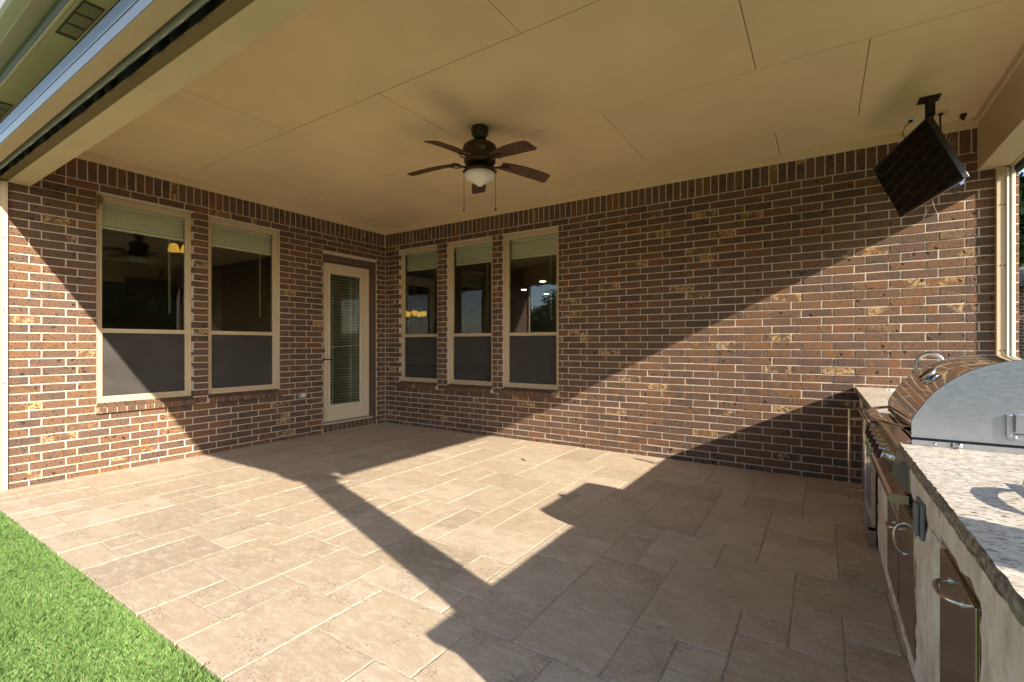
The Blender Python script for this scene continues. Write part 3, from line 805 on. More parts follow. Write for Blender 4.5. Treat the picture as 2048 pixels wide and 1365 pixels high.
for s_ in (-1, 1): ib.tube([(.17, 0, -.012), (.195, s_ * .030, -.006 + s_ * .006), (.235, s_ * .036, -.003 + s_ * .008), (.272, s_ * .016, -.004 + s_ * .003), (.290, 0, -.004)], .006, 6)
ib.tube([(.21, 0, -.004), (.29, 0, -.005)], .007, 6)
ime = ib.mesh('blade_iron', M['bronze'])
for i in range(5):
    a = R(56 + 72 * i)
    o = link(bme, 'fan_blade', fan, (FX, FY, 2.9), (0, 0, a))
    q = bpy.data.objects.new('blade_iron', ime); C.objects.link(q); q.parent = o
for dxy, zl in (((-.118, -.075), 2.50), ((.118, .075), 2.505)):
    b = MB(); b.tube([(FX + dxy[0], FY + dxy[1], 2.83), (FX + dxy[0], FY + dxy[1], zl)], .0022, 5)
    b.tube([(FX + dxy[0] * .9, FY + dxy[1] * .9, 2.826), (FX + dxy[0] * 1.08, FY + dxy[1] * 1.08, 2.826)], .010, 6)
    b.lathe([(.001, zl), (.008, zl - .006), (.007, zl - .02), (.001, zl - .026)], (FX + dxy[0], FY + dxy[1], 0), 8)
    b.build('pull_chain', M['bronze'], fan)

# ------------------------------------------------------------------ television on a ceiling mount
tvc = Vector((6.703, -.855, 2.590)); phi, th, W_, H_ = .217, .428, 1.00, .478
h = Vector((math.sin(phi), -math.cos(phi), 0)); n0 = Vector((-math.cos(phi), -math.sin(phi), 0))
v = Vector((0, 0, 1)) * math.cos(th) + n0 * math.sin(th); nn = h.cross(v)
if nn.dot(n0) < 0: nn = -nn
tv = thing('television', 'black flat television hanging tilted from the ceiling beside the grill wall', 'television', tvc)
def obox(b, c, a, bq, d, ha, hb, hd):
    vs = []
    for sa in (-1, 1):
        for sb in (-1, 1):
            for sd in (-1, 1): vs.append(c + a * sa * ha + bq * sb * hb + d * sd * hd)
    return b.poly(vs, [(0, 1, 3, 2), (4, 6, 7, 5), (0, 4, 5, 1), (2, 3, 7, 6), (0, 2, 6, 4), (1, 5, 7, 3)])
b = MB(); obox(b, tvc - nn * .018, h, v, nn, W_ / 2, H_ / 2, .018); b.build('casing', mat('black_casing', (.012, .011, .011), .3), tv, bevel=.004)
b = MB(); obox(b, tvc + nn * .0012, h, v, nn, W_ / 2 - .014, H_ / 2 - .016, .001); b.build('screen', M['tv'], tv)
b = MB(); obox(b, tvc - v * (H_ / 2 + .002) - nn * .010, h, v, nn, W_ / 2 - .02, .0022, .008); b.build('lower_trim', mat('pale_trim', (.5, .48, .45), .3, .3), tv)
b = MB(); obox(b, tvc - nn * .055 - v * .03, h, v, nn, .30, .14, .020); b.build('rear_casing', M['black'], tv, bevel=.01)
b = MB(); obox(b, tvc - v * (H_ / 2 + .006) - nn * .03 + h * .36, h, v, nn, .045, .012, .012); b.build('blue_sticker', mat('blue_sticker', (.10, .16, .40), .4), tv)
mt = thing('ceiling_mount', 'black metal ceiling bracket holding the television', 'bracket', (6.835, -.62, CZ))
MX, MY = 6.835, -.625
b = MB(); b.box((MX - .065, MY - .065, CZ - .006), (MX + .065, MY + .065, CZ - .0005)); b.build('ceiling_plate', M['black'], mt)
b = MB()
for s_ in (-1, 1): b.box((MX - .015, MY + s_ * .058 - .006, CZ - .135), (MX + .03, MY + s_ * .058 + .006, CZ - .006)); b.box((MX - .015, MY - .064, CZ - .15), (MX + .03, MY + .064, CZ - .135))
b.build('side_arm', M['black'], mt, bevel=.003)
end = tvc - nn * .075 + v * .05
b = MB(); b.tube([(MX, MY, CZ - .14), (MX, MY, CZ - .24), tuple((Vector((MX, MY, CZ - .26)) * .5 + end * .5)), tuple(end)], .018, 10); b.build('pole', M['black'], mt)
b = MB(); b.lathe([(.030, CZ - .20), (.034, CZ - .185), (.030, CZ - .165), (.022, CZ - .15)], (MX, MY, 0), 12); b.build('swivel', M['black'], mt)
# cables and plates
def plate(lab, x, y, m):
    t = thing('outlet_plate', lab, 'outlet', (x, y, CZ))
    b = MB(); b.box((x - .055, y - .038, CZ - .007), (x + .055, y + .038, CZ - .0005)); b.build('cover_plate', m, t, bevel=.002)
    b = MB(); b.box((x - .012, y - .014, CZ - .022), (x + .018, y + .014, CZ - .0072)); b.build('socket', M['black'], t, bevel=.002)
plate('white ceiling outlet plate with a black plug, left of the television bracket', 6.765, -.262, M['white'])
plate('tan ceiling cable plate to the right of the television bracket', 6.955, -.285, M['tan'])
bk = lambda a, c_: tuple(tvc - nn * .06 + h * a + v * c_)
b = MB(); b.tube([(6.765, -.262, CZ - .022), (6.735, -.265, CZ - .05), (6.715, -.27, CZ - .10), (6.735, -.30, CZ - .20), (6.74, -.42, CZ - .30), bk(-.25, .05)], .0035, 6)
tag(b.build('power_cord', M['black']), 'thin black power cord drooping from the white ceiling plate behind the television', 'cable')
b = MB(); b.tube([(6.955, -.285, CZ - .02), (6.957, -.285, CZ - .35), (6.93, -.35, CZ - .5), bk(-.1, -.05)], .007, 6)
tag(b.build('signal_cable', M['black']), 'thick black cable hanging straight down behind the television', 'cable')
lo = tvc - v * (H_ / 2) - nn * .02
w0 = lo + h * .03
b = MB(); b.tube([tuple(w0 + Vector(q)) for q in ((0, 0, 0), (-.004, .01, -.04), (-.035, .01, -.09), (-.055, 0, -.15), (-.03, -.01, -.17), (.02, -.01, -.165), (.028, 0, -.12), (.008, 0, -.07), (0, 0, -.02))], .0022, 5)
tag(b.build('loose_wire', mat('grey_wire', (.14, .11, .09), .5)), 'loose looping wire dangling below the television edge', 'cable')
b = MB(); b.tube([tuple(w0 + h * .22 + Vector(q)) for q in ((0, 0, .01), (.01, 0, -.02), (.04, 0, -.03), (.07, 0, -.035), (.075, 0, -.02))], .003, 5)
tag(b.build('loose_wire', M['black']), 'short thin wire end sticking out under the television near the right beam', 'cable')
b = MB(); b.box((7.10, -.17, CZ - .03), (7.14, -.13, CZ - .0005)); b.tube([(7.12, -.15, CZ - .03), (7.12, -.15, CZ - .05)], .012, 8)
tag(b.build('ceiling_hook', M['bronze'], bevel=.003), 'small dark hook on the ceiling by the right beam', 'hook')

# ------------------------------------------------------------------ kitchen island
IX0, IX1 = 6.430, 7.18
isl = thing('kitchen_island', 'stone-faced outdoor kitchen counter with speckled granite top along the right', 'counter', (6.8, -2.3, 0))
# granite top in three pieces round the grill, chiselled front edge
GZ = .90
def slab_outline(x0, x1, y0, y1, seed):
    r = random.Random(seed); pts = []
    n = int((y1 - y0) / .018)
    for i in range(n + 1): pts.append((x0 + r.uniform(-.002, .0025), y1 - (y1 - y0) * i / n))
    m_ = int((x1 - x0) / .02)
    for i in range(1, m_ + 1): pts.append((x0 + (x1 - x0) * i / m_, y0 + (r.uniform(-.004, .005) if i < m_ else 0)))
    pts.append((x1, y1)); return pts
def gtop(x0, x1, y0, y1, seed):
    pts = slab_outline(x0, x1, y0, y1, seed); n = len(pts); r = random.Random(seed + 9)
    b = MB(); b.poly([(x, y, GZ) for x, y in pts] + [(x, y, GZ - .045) for x, y in pts], [tuple(range(n)), tuple(range(n, 2 * n))[::-1]])
    o = b.build('granite_top', M['granite'], isl)
    e = MB(); rows_ = [0, -.006, -.014, -.024, -.034, -.045]; vs = []
    for k_, dz in enumerate(rows_):
        for (x, y) in pts:
            j_ = r.uniform(-.0028, .0028) if 0 < k_ < 5 else 0
            cx_ = -.004 * math.sin(PI * k_ / 5)
            vs.append((x + j_ + cx_, y + (j_ * .5), GZ + dz - (.0 if k_ else .0003)))
    fs = [(k_ * n + i, k_ * n + (i + 1) % n, (k_ + 1) * n + (i + 1) % n, (k_ + 1) * n + i) for k_ in range(5) for i in range(n)]
    e.poly(vs, fs); e.build('chiselled_edge', M['granite_edge'], o)
GY0, GY1 = -3.03, -2.20       # grill span
gtop(6.400, IX1 + .04, -4.53, GY0 - .004, 1)
gtop(6.400, IX1 + .04, GY1 + .004, -.003, 2)
gtop(7.06, IX1 + .04, GY0 - .003, GY1 + .003, 3)
# masonry body with niches for fridge
b = MB()
b.box((IX0 + .03, -4.50, 0), (IX1, GY0 - .01, .853)); b.box((IX0 + .03, GY0 - .009, 0), (IX1, GY1 + .009, .60)); b.box((IX0 + .03, GY1 + .01, 0), (IX1, -1.72, .853))
b.box((IX0 + .10, -1.719, 0), (IX1, -.84, .12)); b.box((7.02, -1.719, .12), (IX1, -.84, .853)); b.box((IX0 + .03, -.839, 0), (IX1, -.002, .853))
b.build('masonry_core', M['mortar'], isl)
def stone(y0, y1, z0, z1, seed, rag=(1, 1, 1, 1), th=.024):
    """split-faced slab on the island front, ragged where asked: (y0 side, y1 side, bottom, top)"""
    r = random.Random(seed); ny = max(2, int((y1 - y0) / .035)); nz = max(2, int((z1 - z0) / .03))
    A = .011
    vs = []
    def jag(t, s_): return A * (math.sin(t * 19 + s_) * .5 + math.sin(t * 47 + s_ * 3) * .3) + r.uniform(-.003, .003)
    for i in range(ny + 1):
        for k_ in range(nz + 1):
            y = y0 + (y1 - y0) * i / ny; z = z0 + (z1 - z0) * k_ / nz
            if i == 0 and rag[0]: y += jag(z * 2, seed)
            if i == ny and rag[1]: y += jag(z * 2, seed + 2)
            if k_ == 0 and rag[2]: z += jag(y * 2, seed + 4)
            if k_ == nz and rag[3]: z += jag(y * 2, seed + 6)
            e = (i in (0, ny)) or (k_ in (0, nz))
            x = IX0 + (.008 if e else 0) + r.uniform(-.004, .003)
            vs.append((x, y, z))
    n = (nz + 1); N_ = len(vs); fs = []
    for i in range(ny):
        for k_ in range(nz): fs.append((i * n + k_, i * n + k_ + 1, (i + 1) * n + k_ + 1, (i + 1) * n + k_))
    border = [i * n for i in range(ny + 1)] + [ny * n + k_ for k_ in range(1, nz + 1)] + [i * n + nz for i in range(ny - 1, -1, -1)] + [k_ for k_ in range(nz - 1, 0, -1)]
    vb = [(IX0 + .029, vs[q][1], vs[q][2]) for q in border]; m_ = len(border)
    b = MB(); b.poly(vs + vb, fs + [(border[q], border[(q + 1) % m_], N_ + (q + 1) % m_, N_ + q) for q in range(m_)])
    return b.build('stone_slab', M['limestone'], isl)
stone(-.838, -.004, .004, .850, 1)
stone(-2.215, -1.735, .004, .850, 2, (0, 1, 1, 0))
stone(-3.585, -3.165, .004, .690, 4, (0, 1, 1, 1))
stone(-3.585, -3.035, .695, .850, 6, (0, 1, 1, 0))
stone(-4.03, -3.590, .722, .850, 9, (0, 0, 1, 0))
stone(-4.50, -4.038, .470, .850, 12, (0, 1, 1, 0))
stone(-4.50, -4.045, .004, .462, 14, (0, 1, 1, 1))
stone(-3.160, -2.22, .004, .058, 15, (1, 1, 1, 1))
stone(-4.04, -3.59, .004, .050, 17, (1, 1, 1, 1))
def cab_door(y0, y1, z0, z1, name='cabinet_door'):
    b = MB(); b.box((IX0 + .012, y0, z0), (IX0 + .0295, y1, z1)); o = b.build(name + '_frame' if False else name, M['steeldoor'], isl, bevel=.002)
    b = MB(); b.box((IX0 + .002, y0 + .022, z0 + .022), (IX0 + .0118, y1 - .022, z1 - .022)); b.build('door_panel', M['steeldoor'], o, bevel=.003)
    return o
def pull(par, c, ax, half=.075, out=.062):
    """bow handle: ax='y' horizontal or 'z' vertical"""
    pts = []
    for i in range(15):
        t = -1 + 2 * i / 14; e = out * math.sqrt(max(0, 1 - abs(t) ** 2.6)) if abs(t) < 1 else 0
        q = (c[0] - max(.004, e), c[1] + (half * t if ax == 'y' else 0), c[2] + (half * t if ax == 'z' else 0)); pts.append(q)
    b = MB(); b.tube(pts, .0065, 10)
    for s_ in (-1, 1):
        d = (c[0], c[1] + (half * s_ if ax == 'y' else 0), c[2] + (half * s_ if ax == 'z' else 0))
        b.lathe([(.0105, .001), (.010, -.004), (.007, -.007)], d, 12, 'x')
    b.build('pull_handle', M['chrome'], par)
X_ = IX0 + .002
d1 = cab_door(-2.685, -2.225, .505, .632, 'drawer'); pull(d1, (X_, -2.60, .595), 'y', .045, .036)
d2 = cab_door(-2.685, -2.225, .060, .500, 'drawer'); pull(d2, (X_, -2.60, .43), 'y', .045, .036)
d3 = cab_door(-3.155, -2.690, .060, .632); pull(d3, (X_, -2.90, .47), 'z', .065, .036)
d4 = cab_door(-4.032, -3.595, .052, .712); pull(d4, (X_, -3.83, .648), 'y', .072, .040)
# outlet cover on the stone
t = thing('outlet_box', 'grey upright outlet cover on the limestone below the counter edge', 'outlet', (IX0, -3.34, .69))
b = MB(); b.box((IX0 - .013, -3.40, .628), (IX0 - .0, -3.285, .755)); b.build('back_plate', M['greycover'], t, bevel=.006)
b = MB(); b.box((IX0 - .026, -3.392, .640), (IX0 - .0132, -3.335, .750)); b.build('flip_cover', M['greycover'], t, bevel=.01)

# ------------------------------------------------------------------ fridge
fr = thing('outdoor_fridge', 'stainless undercounter fridge with a long upright bar handle, beside the wall', 'fridge', (6.7, -1.28, 0))
b = MB(); b.box((6.432, -1.705, .10), (7.0, -.865, .815)); b.build('cabinet', M['black'], fr)
b = MB(); b.box((6.368, -1.708, .125), (6.428, -.865, .800)); b.build('door', M['steel'], fr, bevel=.006)
b = MB(); b.box((6.385, -1.712, .002), (6.428, -.862, .108)); b.build('kick_plate', M['steeldoor'], fr, bevel=.003)
b = MB(); b.box((6.405, -1.70, .806), (6.428, -.87, .850)); b.build('top_grille', M['steeldoor'], fr)
b = MB(); hp = [(6.322, -.78, .045 + .735 * i / 12) for i in range(13)]; b.tube(hp, .0105, 12)
hb = b.build('bar_handle', M['steel'], fr)
for z in (.70, .13):
    b = MB(); b.tube([(6.322, -.78, z), (6.352, -.82, z), (6.40, -.875, z)], .011, 8); b.build('handle_post', M['steel'], fr)

# ------------------------------------------------------------------ grill
gl = thing('gas_grill', 'large built-in stainless gas grill with a rounded mirror-bright hood', 'grill', (6.75, -2.62, .9))
PR = [(6.440, .926), (6.441, .990), (6.455, 1.022), (6.474, 1.053), (6.491, 1.083), (6.511, 1.109), (6.536, 1.136), (6.563, 1.160), (6.588, 1.179), (6.613, 1.195), (6.637, 1.207), (6.661, 1.217), (6.685, 1.225), (6.709, 1.232), (6.756, 1.241), (6.82, 1.247), (6.90, 1.244), (6.96, 1.232), (7.005, 1.205), (7.025, 1.15), (7.025, .926)]
b = MB(); n = len(PR)
vs = [(x, GY0 + .006, z) for x, z in PR] + [(x, GY1 - .006, z) for x, z in PR]
b.poly(vs, [(i, i + 1, n + i + 1, n + i) for i in range(n - 1)], True); hood = b.build('hood', M['steel'], gl)
for nm, y0, y1 in (('side_panel', GY0, GY0 + .0055), ('side_panel', GY1 - .0055, GY1)):
    b = MB(); b.prism([(x - .001 if x < 6.5 else x, z + .001) for x, z in PR], y0, y1, 'y'); b.build(nm, M['steelside'], gl)
rim = MB(); rim.tube([(x, GY0 + .003, z) for x, z in PR[:-1]], .0035, 6); rim.build('rolled_rim', M['steelside'], gl)
b = MB(); b.box((6.445, GY0 + .01, .62), (7.04, GY1 - .01, .915)); b.build('firebox', M['steelside'], gl)
b = MB(); b.box((6.435, GY0 - .030, .9005), (7.06, GY0 + .0, .914)); b.box((6.435, GY0 - .032, .903), (7.06, GY0 - .0302, .921)); b.build('base_flange', M['steelside'], gl, bevel=.002)
b = MB(); b.box((6.435, GY1 + .001, .9005), (7.06, GY1 + .03, .914)); b.build('base_flange', M['steelside'], gl, bevel=.002)
b = MB(); b.box((6.55, GY0 - .0345, .906), (6.556, GY0 - .0322, .920)); b.build('tab', M['dark'], gl); b = MB(); b.lathe([(.011, 0), (.010, -.004), (.001, -.006)], (6.575, GY0 - .0325, .912), 12, 'y'); b.build('bolt', M['chrome'], gl); b = MB(); b.lathe([(.005, 0), (.004, -.004), (.001, -.006)], (6.505, GY0 - .0325, .912), 12, 'y'); b.build('bolt', M['chrome'], gl)
b = MB(); b.box((6.708, GY0 - .012, .955), (6.722, GY0 - .0005, 1.040)); b.box((6.730, GY0 - .018, .975), (6.80, GY0 - .0005, 1.043)); b.box((6.712, GY0 - .008, .945), (6.77, GY0 - .0005, .968))
b.lathe([(.007, 0), (.006, -.006), (.001, -.007)], (6.73, GY0 - .008, .957), 10, 'y'); b.build('hinge_bracket', M['steelside'], gl, bevel=.002)
# shadow-gap under the hood
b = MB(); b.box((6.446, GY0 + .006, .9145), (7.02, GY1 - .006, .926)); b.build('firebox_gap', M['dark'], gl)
# bow handle
pts = []
for i in range(25):
    t = i / 24; y = GY0 + .02 + (GY1 - GY0 - .04) * t; e = (1 - (2 * t - 1) ** 4)
    pts.append((6.438 - .082 * e, y, .957 + .004 * e))
b = MB(); nP = len(pts)
vs = []
for (x, y, z) in pts:
    for dx2, dz2 in ((.004, .007), (-.016, .006), (-.024, 0), (-.016, -.006), (.004, -.007), (.012, -.004), (.012, .004)): vs.append((x + dx2, y, z + dz2))
fs = [(i * 7 + k_, (i + 1) * 7 + k_, (i + 1) * 7 + (k_ + 1) % 7, i * 7 + (k_ + 1) % 7) for i in range(nP - 1) for k_ in range(7)]
b.poly(vs, fs, True); b.build('hood_handle', M['steel'], gl)
# thermometer on the hood front
th_p = Vector((6.548, -2.62, 1.155)); nd = Vector((-.70, 0, .71)); b = MB(); sdv = Vector((0, 1, 0)); upv = nd.cross(sdv)
rg = [(.040, .0), (.042, .010), (.036, .016), (.031, .012), (.001, .011)]
vs = []
for r_, h_ in rg:
    for k_ in range(20):
        a = 2 * PI * k_ / 20; vs.append(th_p + sdv * r_ * math.cos(a) + upv * r_ * math.sin(a) + nd * h_)
b.poly(vs, [(i * 20 + k_, i * 20 + (k_ + 1) % 20, (i + 1) * 20 + (k_ + 1) % 20, (i + 1) * 20 + k_) for i in range(4) for k_ in range(20)], True); b.build('thermometer', M['chrome'], gl)
# control panel (cross-section x,z)
b = MB(); b.prism([(6.440, .915), (6.405, .895), (6.396, .880), (6.372, .765), (6.425, .695), (6.440, .695)], GY0, GY1, 'y'); b.build('control_panel', M['steeldoor'], gl, bevel=.003)
b = MB(); b.prism([(6.4285, .700), (6.374, .760), (6.404, .822), (6.4285, .830)], GY0 - .007, GY0 - .0005, 'y'); b.build('end_plate', mat('dull_bracket', (.20, .175, .14), .45, .3), gl)
b = MB(); b.prism([(6.428, .655), (6.385, .650), (6.366, .660), (6.360, .676), (6.366, .690), (6.376, .694), (6.428, .690)], GY0 - .012, GY1 + .03, 'y', False); b.build('drip_rail', M['steeldoor'], gl, bevel=.003)
b = MB(); b.prism([(6.428, .656), (6.386, .652), (6.368, .661), (6.362, .676), (6.368, .688), (6.376, .692), (6.428, .688)], GY0 - .017, GY0 - .0123, 'y'); b.build('rail_end_cap', mat('brass_cap', (.42, .36, .18), .4, .3), gl)
b = MB(); b.box((6.432, GY0, .633), (6.444, GY1, .694)); b.build('lower_fascia', M['dark'], gl)
ka = Vector((-.98, 0, .20)).normalized(); ku = Vector((0, 1, 0)); kw = ka.cross(ku)
def knob():
    b = MB(); rg = [(.030, 0), (.032, .004), (.024, .008), (.022, .030), (.024, .034), (.020, .040), (.001, .041)]; vs = []; seg = 18
    for r_, h_ in rg:
        for k_ in range(seg):
            a = 2 * PI * k_ / seg; vs.append(ka * h_ + ku * r_ * math.cos(a) + kw * r_ * math.sin(a))
    return b.poly(vs, [(i * seg + k_, i * seg + (k_ + 1) % seg, (i + 1) * seg + (k_ + 1) % seg, (i + 1) * seg + k_) for i in range(len(rg) - 1) for k_ in range(seg)], True)
kme = knob().mesh('control_knob', M['chrome'])
gb = MB(); obox(gb, ka * .046, ku, kw, ka, .006, .021, .007); kg = gb.mesh('knob_grip', M['reddark'])
for i in range(6):
    y = GY1 - .10 - i * .128
    o = link(kme, 'control_knob', gl, (6.386, y, .822)); q = bpy.data.objects.new('knob_grip', kg); C.objects.link(q); q.parent = o
# ------------------------------------------------------------------ side burner with lid, faucet, clip
sb = thing('side_burner', 'drop-in steel burner lid with a rounded loop handle on the near counter', 'burner', (6.9, -3.85, GZ))
b = MB(); b.box((6.66, -4.05, GZ + .0005), (7.12, -3.62, GZ + .012)); b.build('burner_frame', M['steelside'], sb, bevel=.003)
b = MB(); b.prism([(6.67, GZ + .0125), (6.67, GZ + .045), (6.69, GZ + .06), (7.09, GZ + .06), (7.11, GZ + .045), (7.11, GZ + .0125)], -4.04, -3.63, 'y'); b.build('lid', M['steelside'], sb, bevel=.003)
pts = [(6.675, -3.70, GZ + .040), (6.63, -3.705, GZ + .040), (6.590, -3.735, GZ + .040), (6.575, -3.79, GZ + .040), (6.575, -3.86, GZ + .040), (6.590, -3.92, GZ + .040), (6.63, -3.955, GZ + .040), (6.675, -3.96, GZ + .040)]
b = MB(); b.tube(pts, [.012] * 8, 10); b.build('loop_handle', M['chrome'], sb)
fc = thing('faucet', 'arched chrome gooseneck tap rising behind the grill hood', 'faucet', (6.98, -.95, GZ))
FCX, FCY = 6.86, -1.02
pts = [(FCX, FCY, GZ), (FCX, FCY, GZ + .22)] + [(FCX - .075 + .075 * math.cos(a), FCY, GZ + .22 + .085 * math.sin(a) + .03) for a in [PI * k_ / 12 for k_ in range(0, 13)]] + [(FCX - .155, FCY, GZ + .20)]
b = MB(); b.tube(pts, .013, 12); b.build('spout', M['chrome'], fc)
b = MB(); b.lathe([(.030, GZ + .0005), (.028, GZ + .012), (.018, GZ + .03), (.016, GZ + .06)], (FCX, FCY, 0), 16); b.build('tap_base', M['chrome'], fc)
b = MB(); b.lathe([(.0165, GZ + .17), (.018, GZ + .205), (.015, GZ + .21)], (FCX - .155, FCY, 0), 14); b.build('spray_nozzle', M['chrome'], fc)
b = MB(); b.box((6.60, -.30, GZ + .0005), (6.66, -.285, GZ + .014)); b.box((6.625, -.304, GZ + .002), (6.637, -.281, GZ + .018))
tag(b.build('plastic_clip', M['white'], bevel=.002), 'tiny white and dark clip lying on the far end of the granite', 'clip')

# debris on the floor
b = MB()
for (x, y) in ((3.33, -.98), (3.36, -1.0), (3.30, -.96)):
    a = random.uniform(0, 3); L = .02
    b.tube([(x - L * math.cos(a), y - L * math.sin(a), .004), (x, y, .010), (x + L * math.cos(a), y + L * math.sin(a), .004)], [.002, .006, .002], 5)
tag(b.build('dead_insect', M['litter']), 'small dark curled leaf lying on the sunlit paving near the long wall', 'leaf litter')
b = MB(); rr = random.Random(3)
for _ in range(60):
    x, y = rr.uniform(1.0, 6.2), rr.uniform(-4.4, -.2); a = rr.uniform(0, 6.3); L = rr.uniform(.003, .008)
    b.tube([(x, y, .002), (x + L * math.cos(a), y + L * math.sin(a), .003)], rr.uniform(.001, .002), 4)
tag(b.build('floor_grit', M['litter']), 'scattered dark grit and bits of leaf on the paving', 'debris', kind='stuff')

# ------------------------------------------------------------------ lawn
n = 330000
gx = rng.uniform(-.6, 5.4, n); gy = -4.580 - (rng.random(n) ** 1.15) * 1.35
keep = np.ones(n, bool)
dxx = gx - CAM.x; dyy = gy - CAM.y; zz = dxx * FWD.x + dyy * FWD.y; uu = np.where(zz > .1, 1024 + 949.7 * (dxx * RGT.x + dyy * RGT.y) / np.maximum(zz, .1), -999); vv = np.where(zz > .1, 689.4 + 949.7 * 1.36 / np.maximum(zz, .1), 9999)
keep = (zz > .1) & (uu > -200) & (uu < 700) & (vv < 1500); gx, gy = gx[keep], gy[keep]; n = len(gx); print('blades', n)
hgt = rng.uniform(.020, .036, n) * (1 + .25 * np.sin(gx * 9) * np.sin(gy * 11)); hgt = np.where(gy > -4.61, hgt * rng.uniform(.9, 1.5, n), hgt)
ang = rng.uniform(0, 2 * PI, n); lean = rng.normal(0, .014, (n, 2)) + np.array([-.002, .002]); wv = rng.uniform(.0010, .0019, n)

base = np.stack([gx, gy, np.full(n, -.040)], 1); sd_ = np.stack([np.cos(ang), np.sin(ang), np.zeros(n)], 1) * wv[:, None]
mid = base + np.stack([lean[:, 0] * .35, lean[:, 1] * .35, hgt * .6], 1); tip = base + np.stack([lean[:, 0], lean[:, 1], hgt], 1)
V = np.stack([base - sd_, base + sd_, mid + sd_ * .8, tip, mid - sd_ * .8], 1)
o = bpy.data.objects.new('lawn', tri_mesh('lawn', V, M['grass'])); C.objects.link(o)
tag(o, 'bright green short turf beside the patio edge', 'grass', kind='stuff')

# ------------------------------------------------------------------ interior seen through the glass
hm = thing('house_interior', 'dim rooms of the house seen through the windows', 'house', (-2, 2, 0))
def shell(x0, x1, y0, y1, z1, skip):
    b = MB(); t_ = .08
    if 'w' not in skip: b.box((x0 - t_, y0, 0), (x0, y1, z1))
    if 'e' not in skip: b.box((x1, y0, 0), (x1 + t_, y1, z1))
    if 's' not in skip: b.box((x0 - t_, y0 - t_, 0), (x1 + t_, y0, z1))
    if 'n' not in skip: b.box((x0 - t_, y1, 0), (x1 + t_, y1 + t_, z1))
    b.box((x0 - t_, y0 - t_, z1), (x1 + t_, y1 + t_, z1 + .06)); b.build('room_wall', M['room'], hm)
    f = MB(); f.box((x0, y0, -.02), (x1, y1, .08)); f.build('room_floor', M['roomfloor'], hm)
shell(-5.2, -.118, -4.35, -.125, 3.05, 'e')
shell(-5.0, 7.3, .1175, 9.8, 3.05, 's')
b = MB(); b.box((-5.2, -4.40, -.05), (-.12, -4.36, 3.2)); b.build('outer_wall', M['brick'], hm)
b = MB(); b.box((-5.3, -.12, 0), (-.13, .1, 3.2)); b.build('partition', M['room'], hm)
# dining furniture silhouettes: kitchen counter and cabinets
b = MB(); b.box((-5.15, -3.6, .08), (-4.55, -.8, .95)); b.box((-5.19, -3.2, 1.50), (-4.85, -.9, 2.45)); b.build('kitchen_cabinet', mat('cabinet_wood', (.10, .07, .045), .5), hm)
b = MB(); b.box((-3.2, 3.0, .72), (-.8, 4.2, .76)); b.box((-3.1, 3.1, .08), (-3.0, 3.2, .72)); b.box((-1.0, 4.0, .08), (-.9, 4.1, .72)); b.build('dining_table', mat('table_wood', (.09, .05, .03), .4), hm)
def shade(par, P, s_=1.):
    b = MB(); prof = [(.022, .05), (.04, .045), (.058, .02), (.066, -.02), (.080, -.055)]
    b.lathe([(r_ * s_, h_ * s_) for r_, h_ in prof], P, 18); b.build('lamp_shade', M['lampglow'], par)
    b = MB(); b.lathe([(.001, .02 * s_), (.03 * s_, .0), (.032 * s_, -.03 * s_), (.001, -.055 * s_)], P, 10); b.build('bulb', M['bulb'], par)
LA = Vector((-2.0, -2.24, 2.76))
f2 = thing('indoor_fan_light', 'indoor fan light with four amber glowing shades behind the left window', 'ceiling fan', (LA.x, LA.y, 3.0))
b = MB(); b.lathe([(.06, 3.05), (.07, 3.0), (.10, 2.96), (.10, 2.90), (.05, 2.87), (.03, 2.84)], (LA.x, LA.y, 0), 20); b.build('motor_housing', M['bronze'], f2)
for i in range(4):
    a = PI / 2 * i + .4; shade(f2, (LA.x + .11 * math.cos(a), LA.y + .11 * math.sin(a), LA.z), .95)
for i in range(5):
    a = 2 * PI * i / 5 + .2; b = MB(); c_, s_ = math.cos(a), math.sin(a); q = lambda r_, w_, z_: (LA.x + r_ * c_ - w_ * s_, LA.y + r_ * s_ + w_ * c_, z_)
    b.poly([q(.12, -.05, 2.93), q(.62, -.065, 2.93), q(.62, .065, 2.94), q(.12, .05, 2.94), q(.12, -.05, 2.936), q(.62, -.065, 2.936), q(.62, .065, 2.946), q(.12, .05, 2.946)], [(0, 3, 2, 1), (4, 5, 6, 7), (0, 1, 5, 4), (1, 2, 6, 5), (2, 3, 7, 6), (3, 0, 4, 7)]); b.build('fan_blade', M['blade'], f2)
LB = Vector((-.82, 1.50, 1.92))
ch = thing('chandelier', 'small chandelier with amber glowing shades behind the window nearest the corner', 'chandelier', (LB.x, LB.y, 2.6))
b = MB(); b.tube([(LB.x, LB.y, 3.05), (LB.x, LB.y, 1.88)], .010, 8); b.lathe([(.02, 2.1), (.05, 2.0), (.04, 1.86), (.01, 1.8)], (LB.x, LB.y, 0), 14)
for i in range(5):
    a = 2 * PI * i / 5 + .5; b.tube([(LB.x, LB.y, 1.86), (LB.x + .12 * math.cos(a), LB.y + .12 * math.sin(a), 1.80), (LB.x + .20 * math.cos(a), LB.y + .20 * math.sin(a), 1.86)], .008, 6)
b.build('frame', M['bronze'], ch)
for i in range(5):
    a = 2 * PI * i / 5 + .5
    P = (LB.x + .20 * math.cos(a), LB.y + .20 * math.sin(a), LB.z)
    b = MB(); b.lathe([(.022, -.05), (.045, -.035), (.055, .0), (.060, .05)], P, 16); b.build('lamp_shade', M['lampglow'], ch)
    b = MB(); b.lathe([(.001, -.03), (.026, -.01), (.026, .02), (.001, .045)], P, 10); b.build('bulb', M['bulb'], ch)
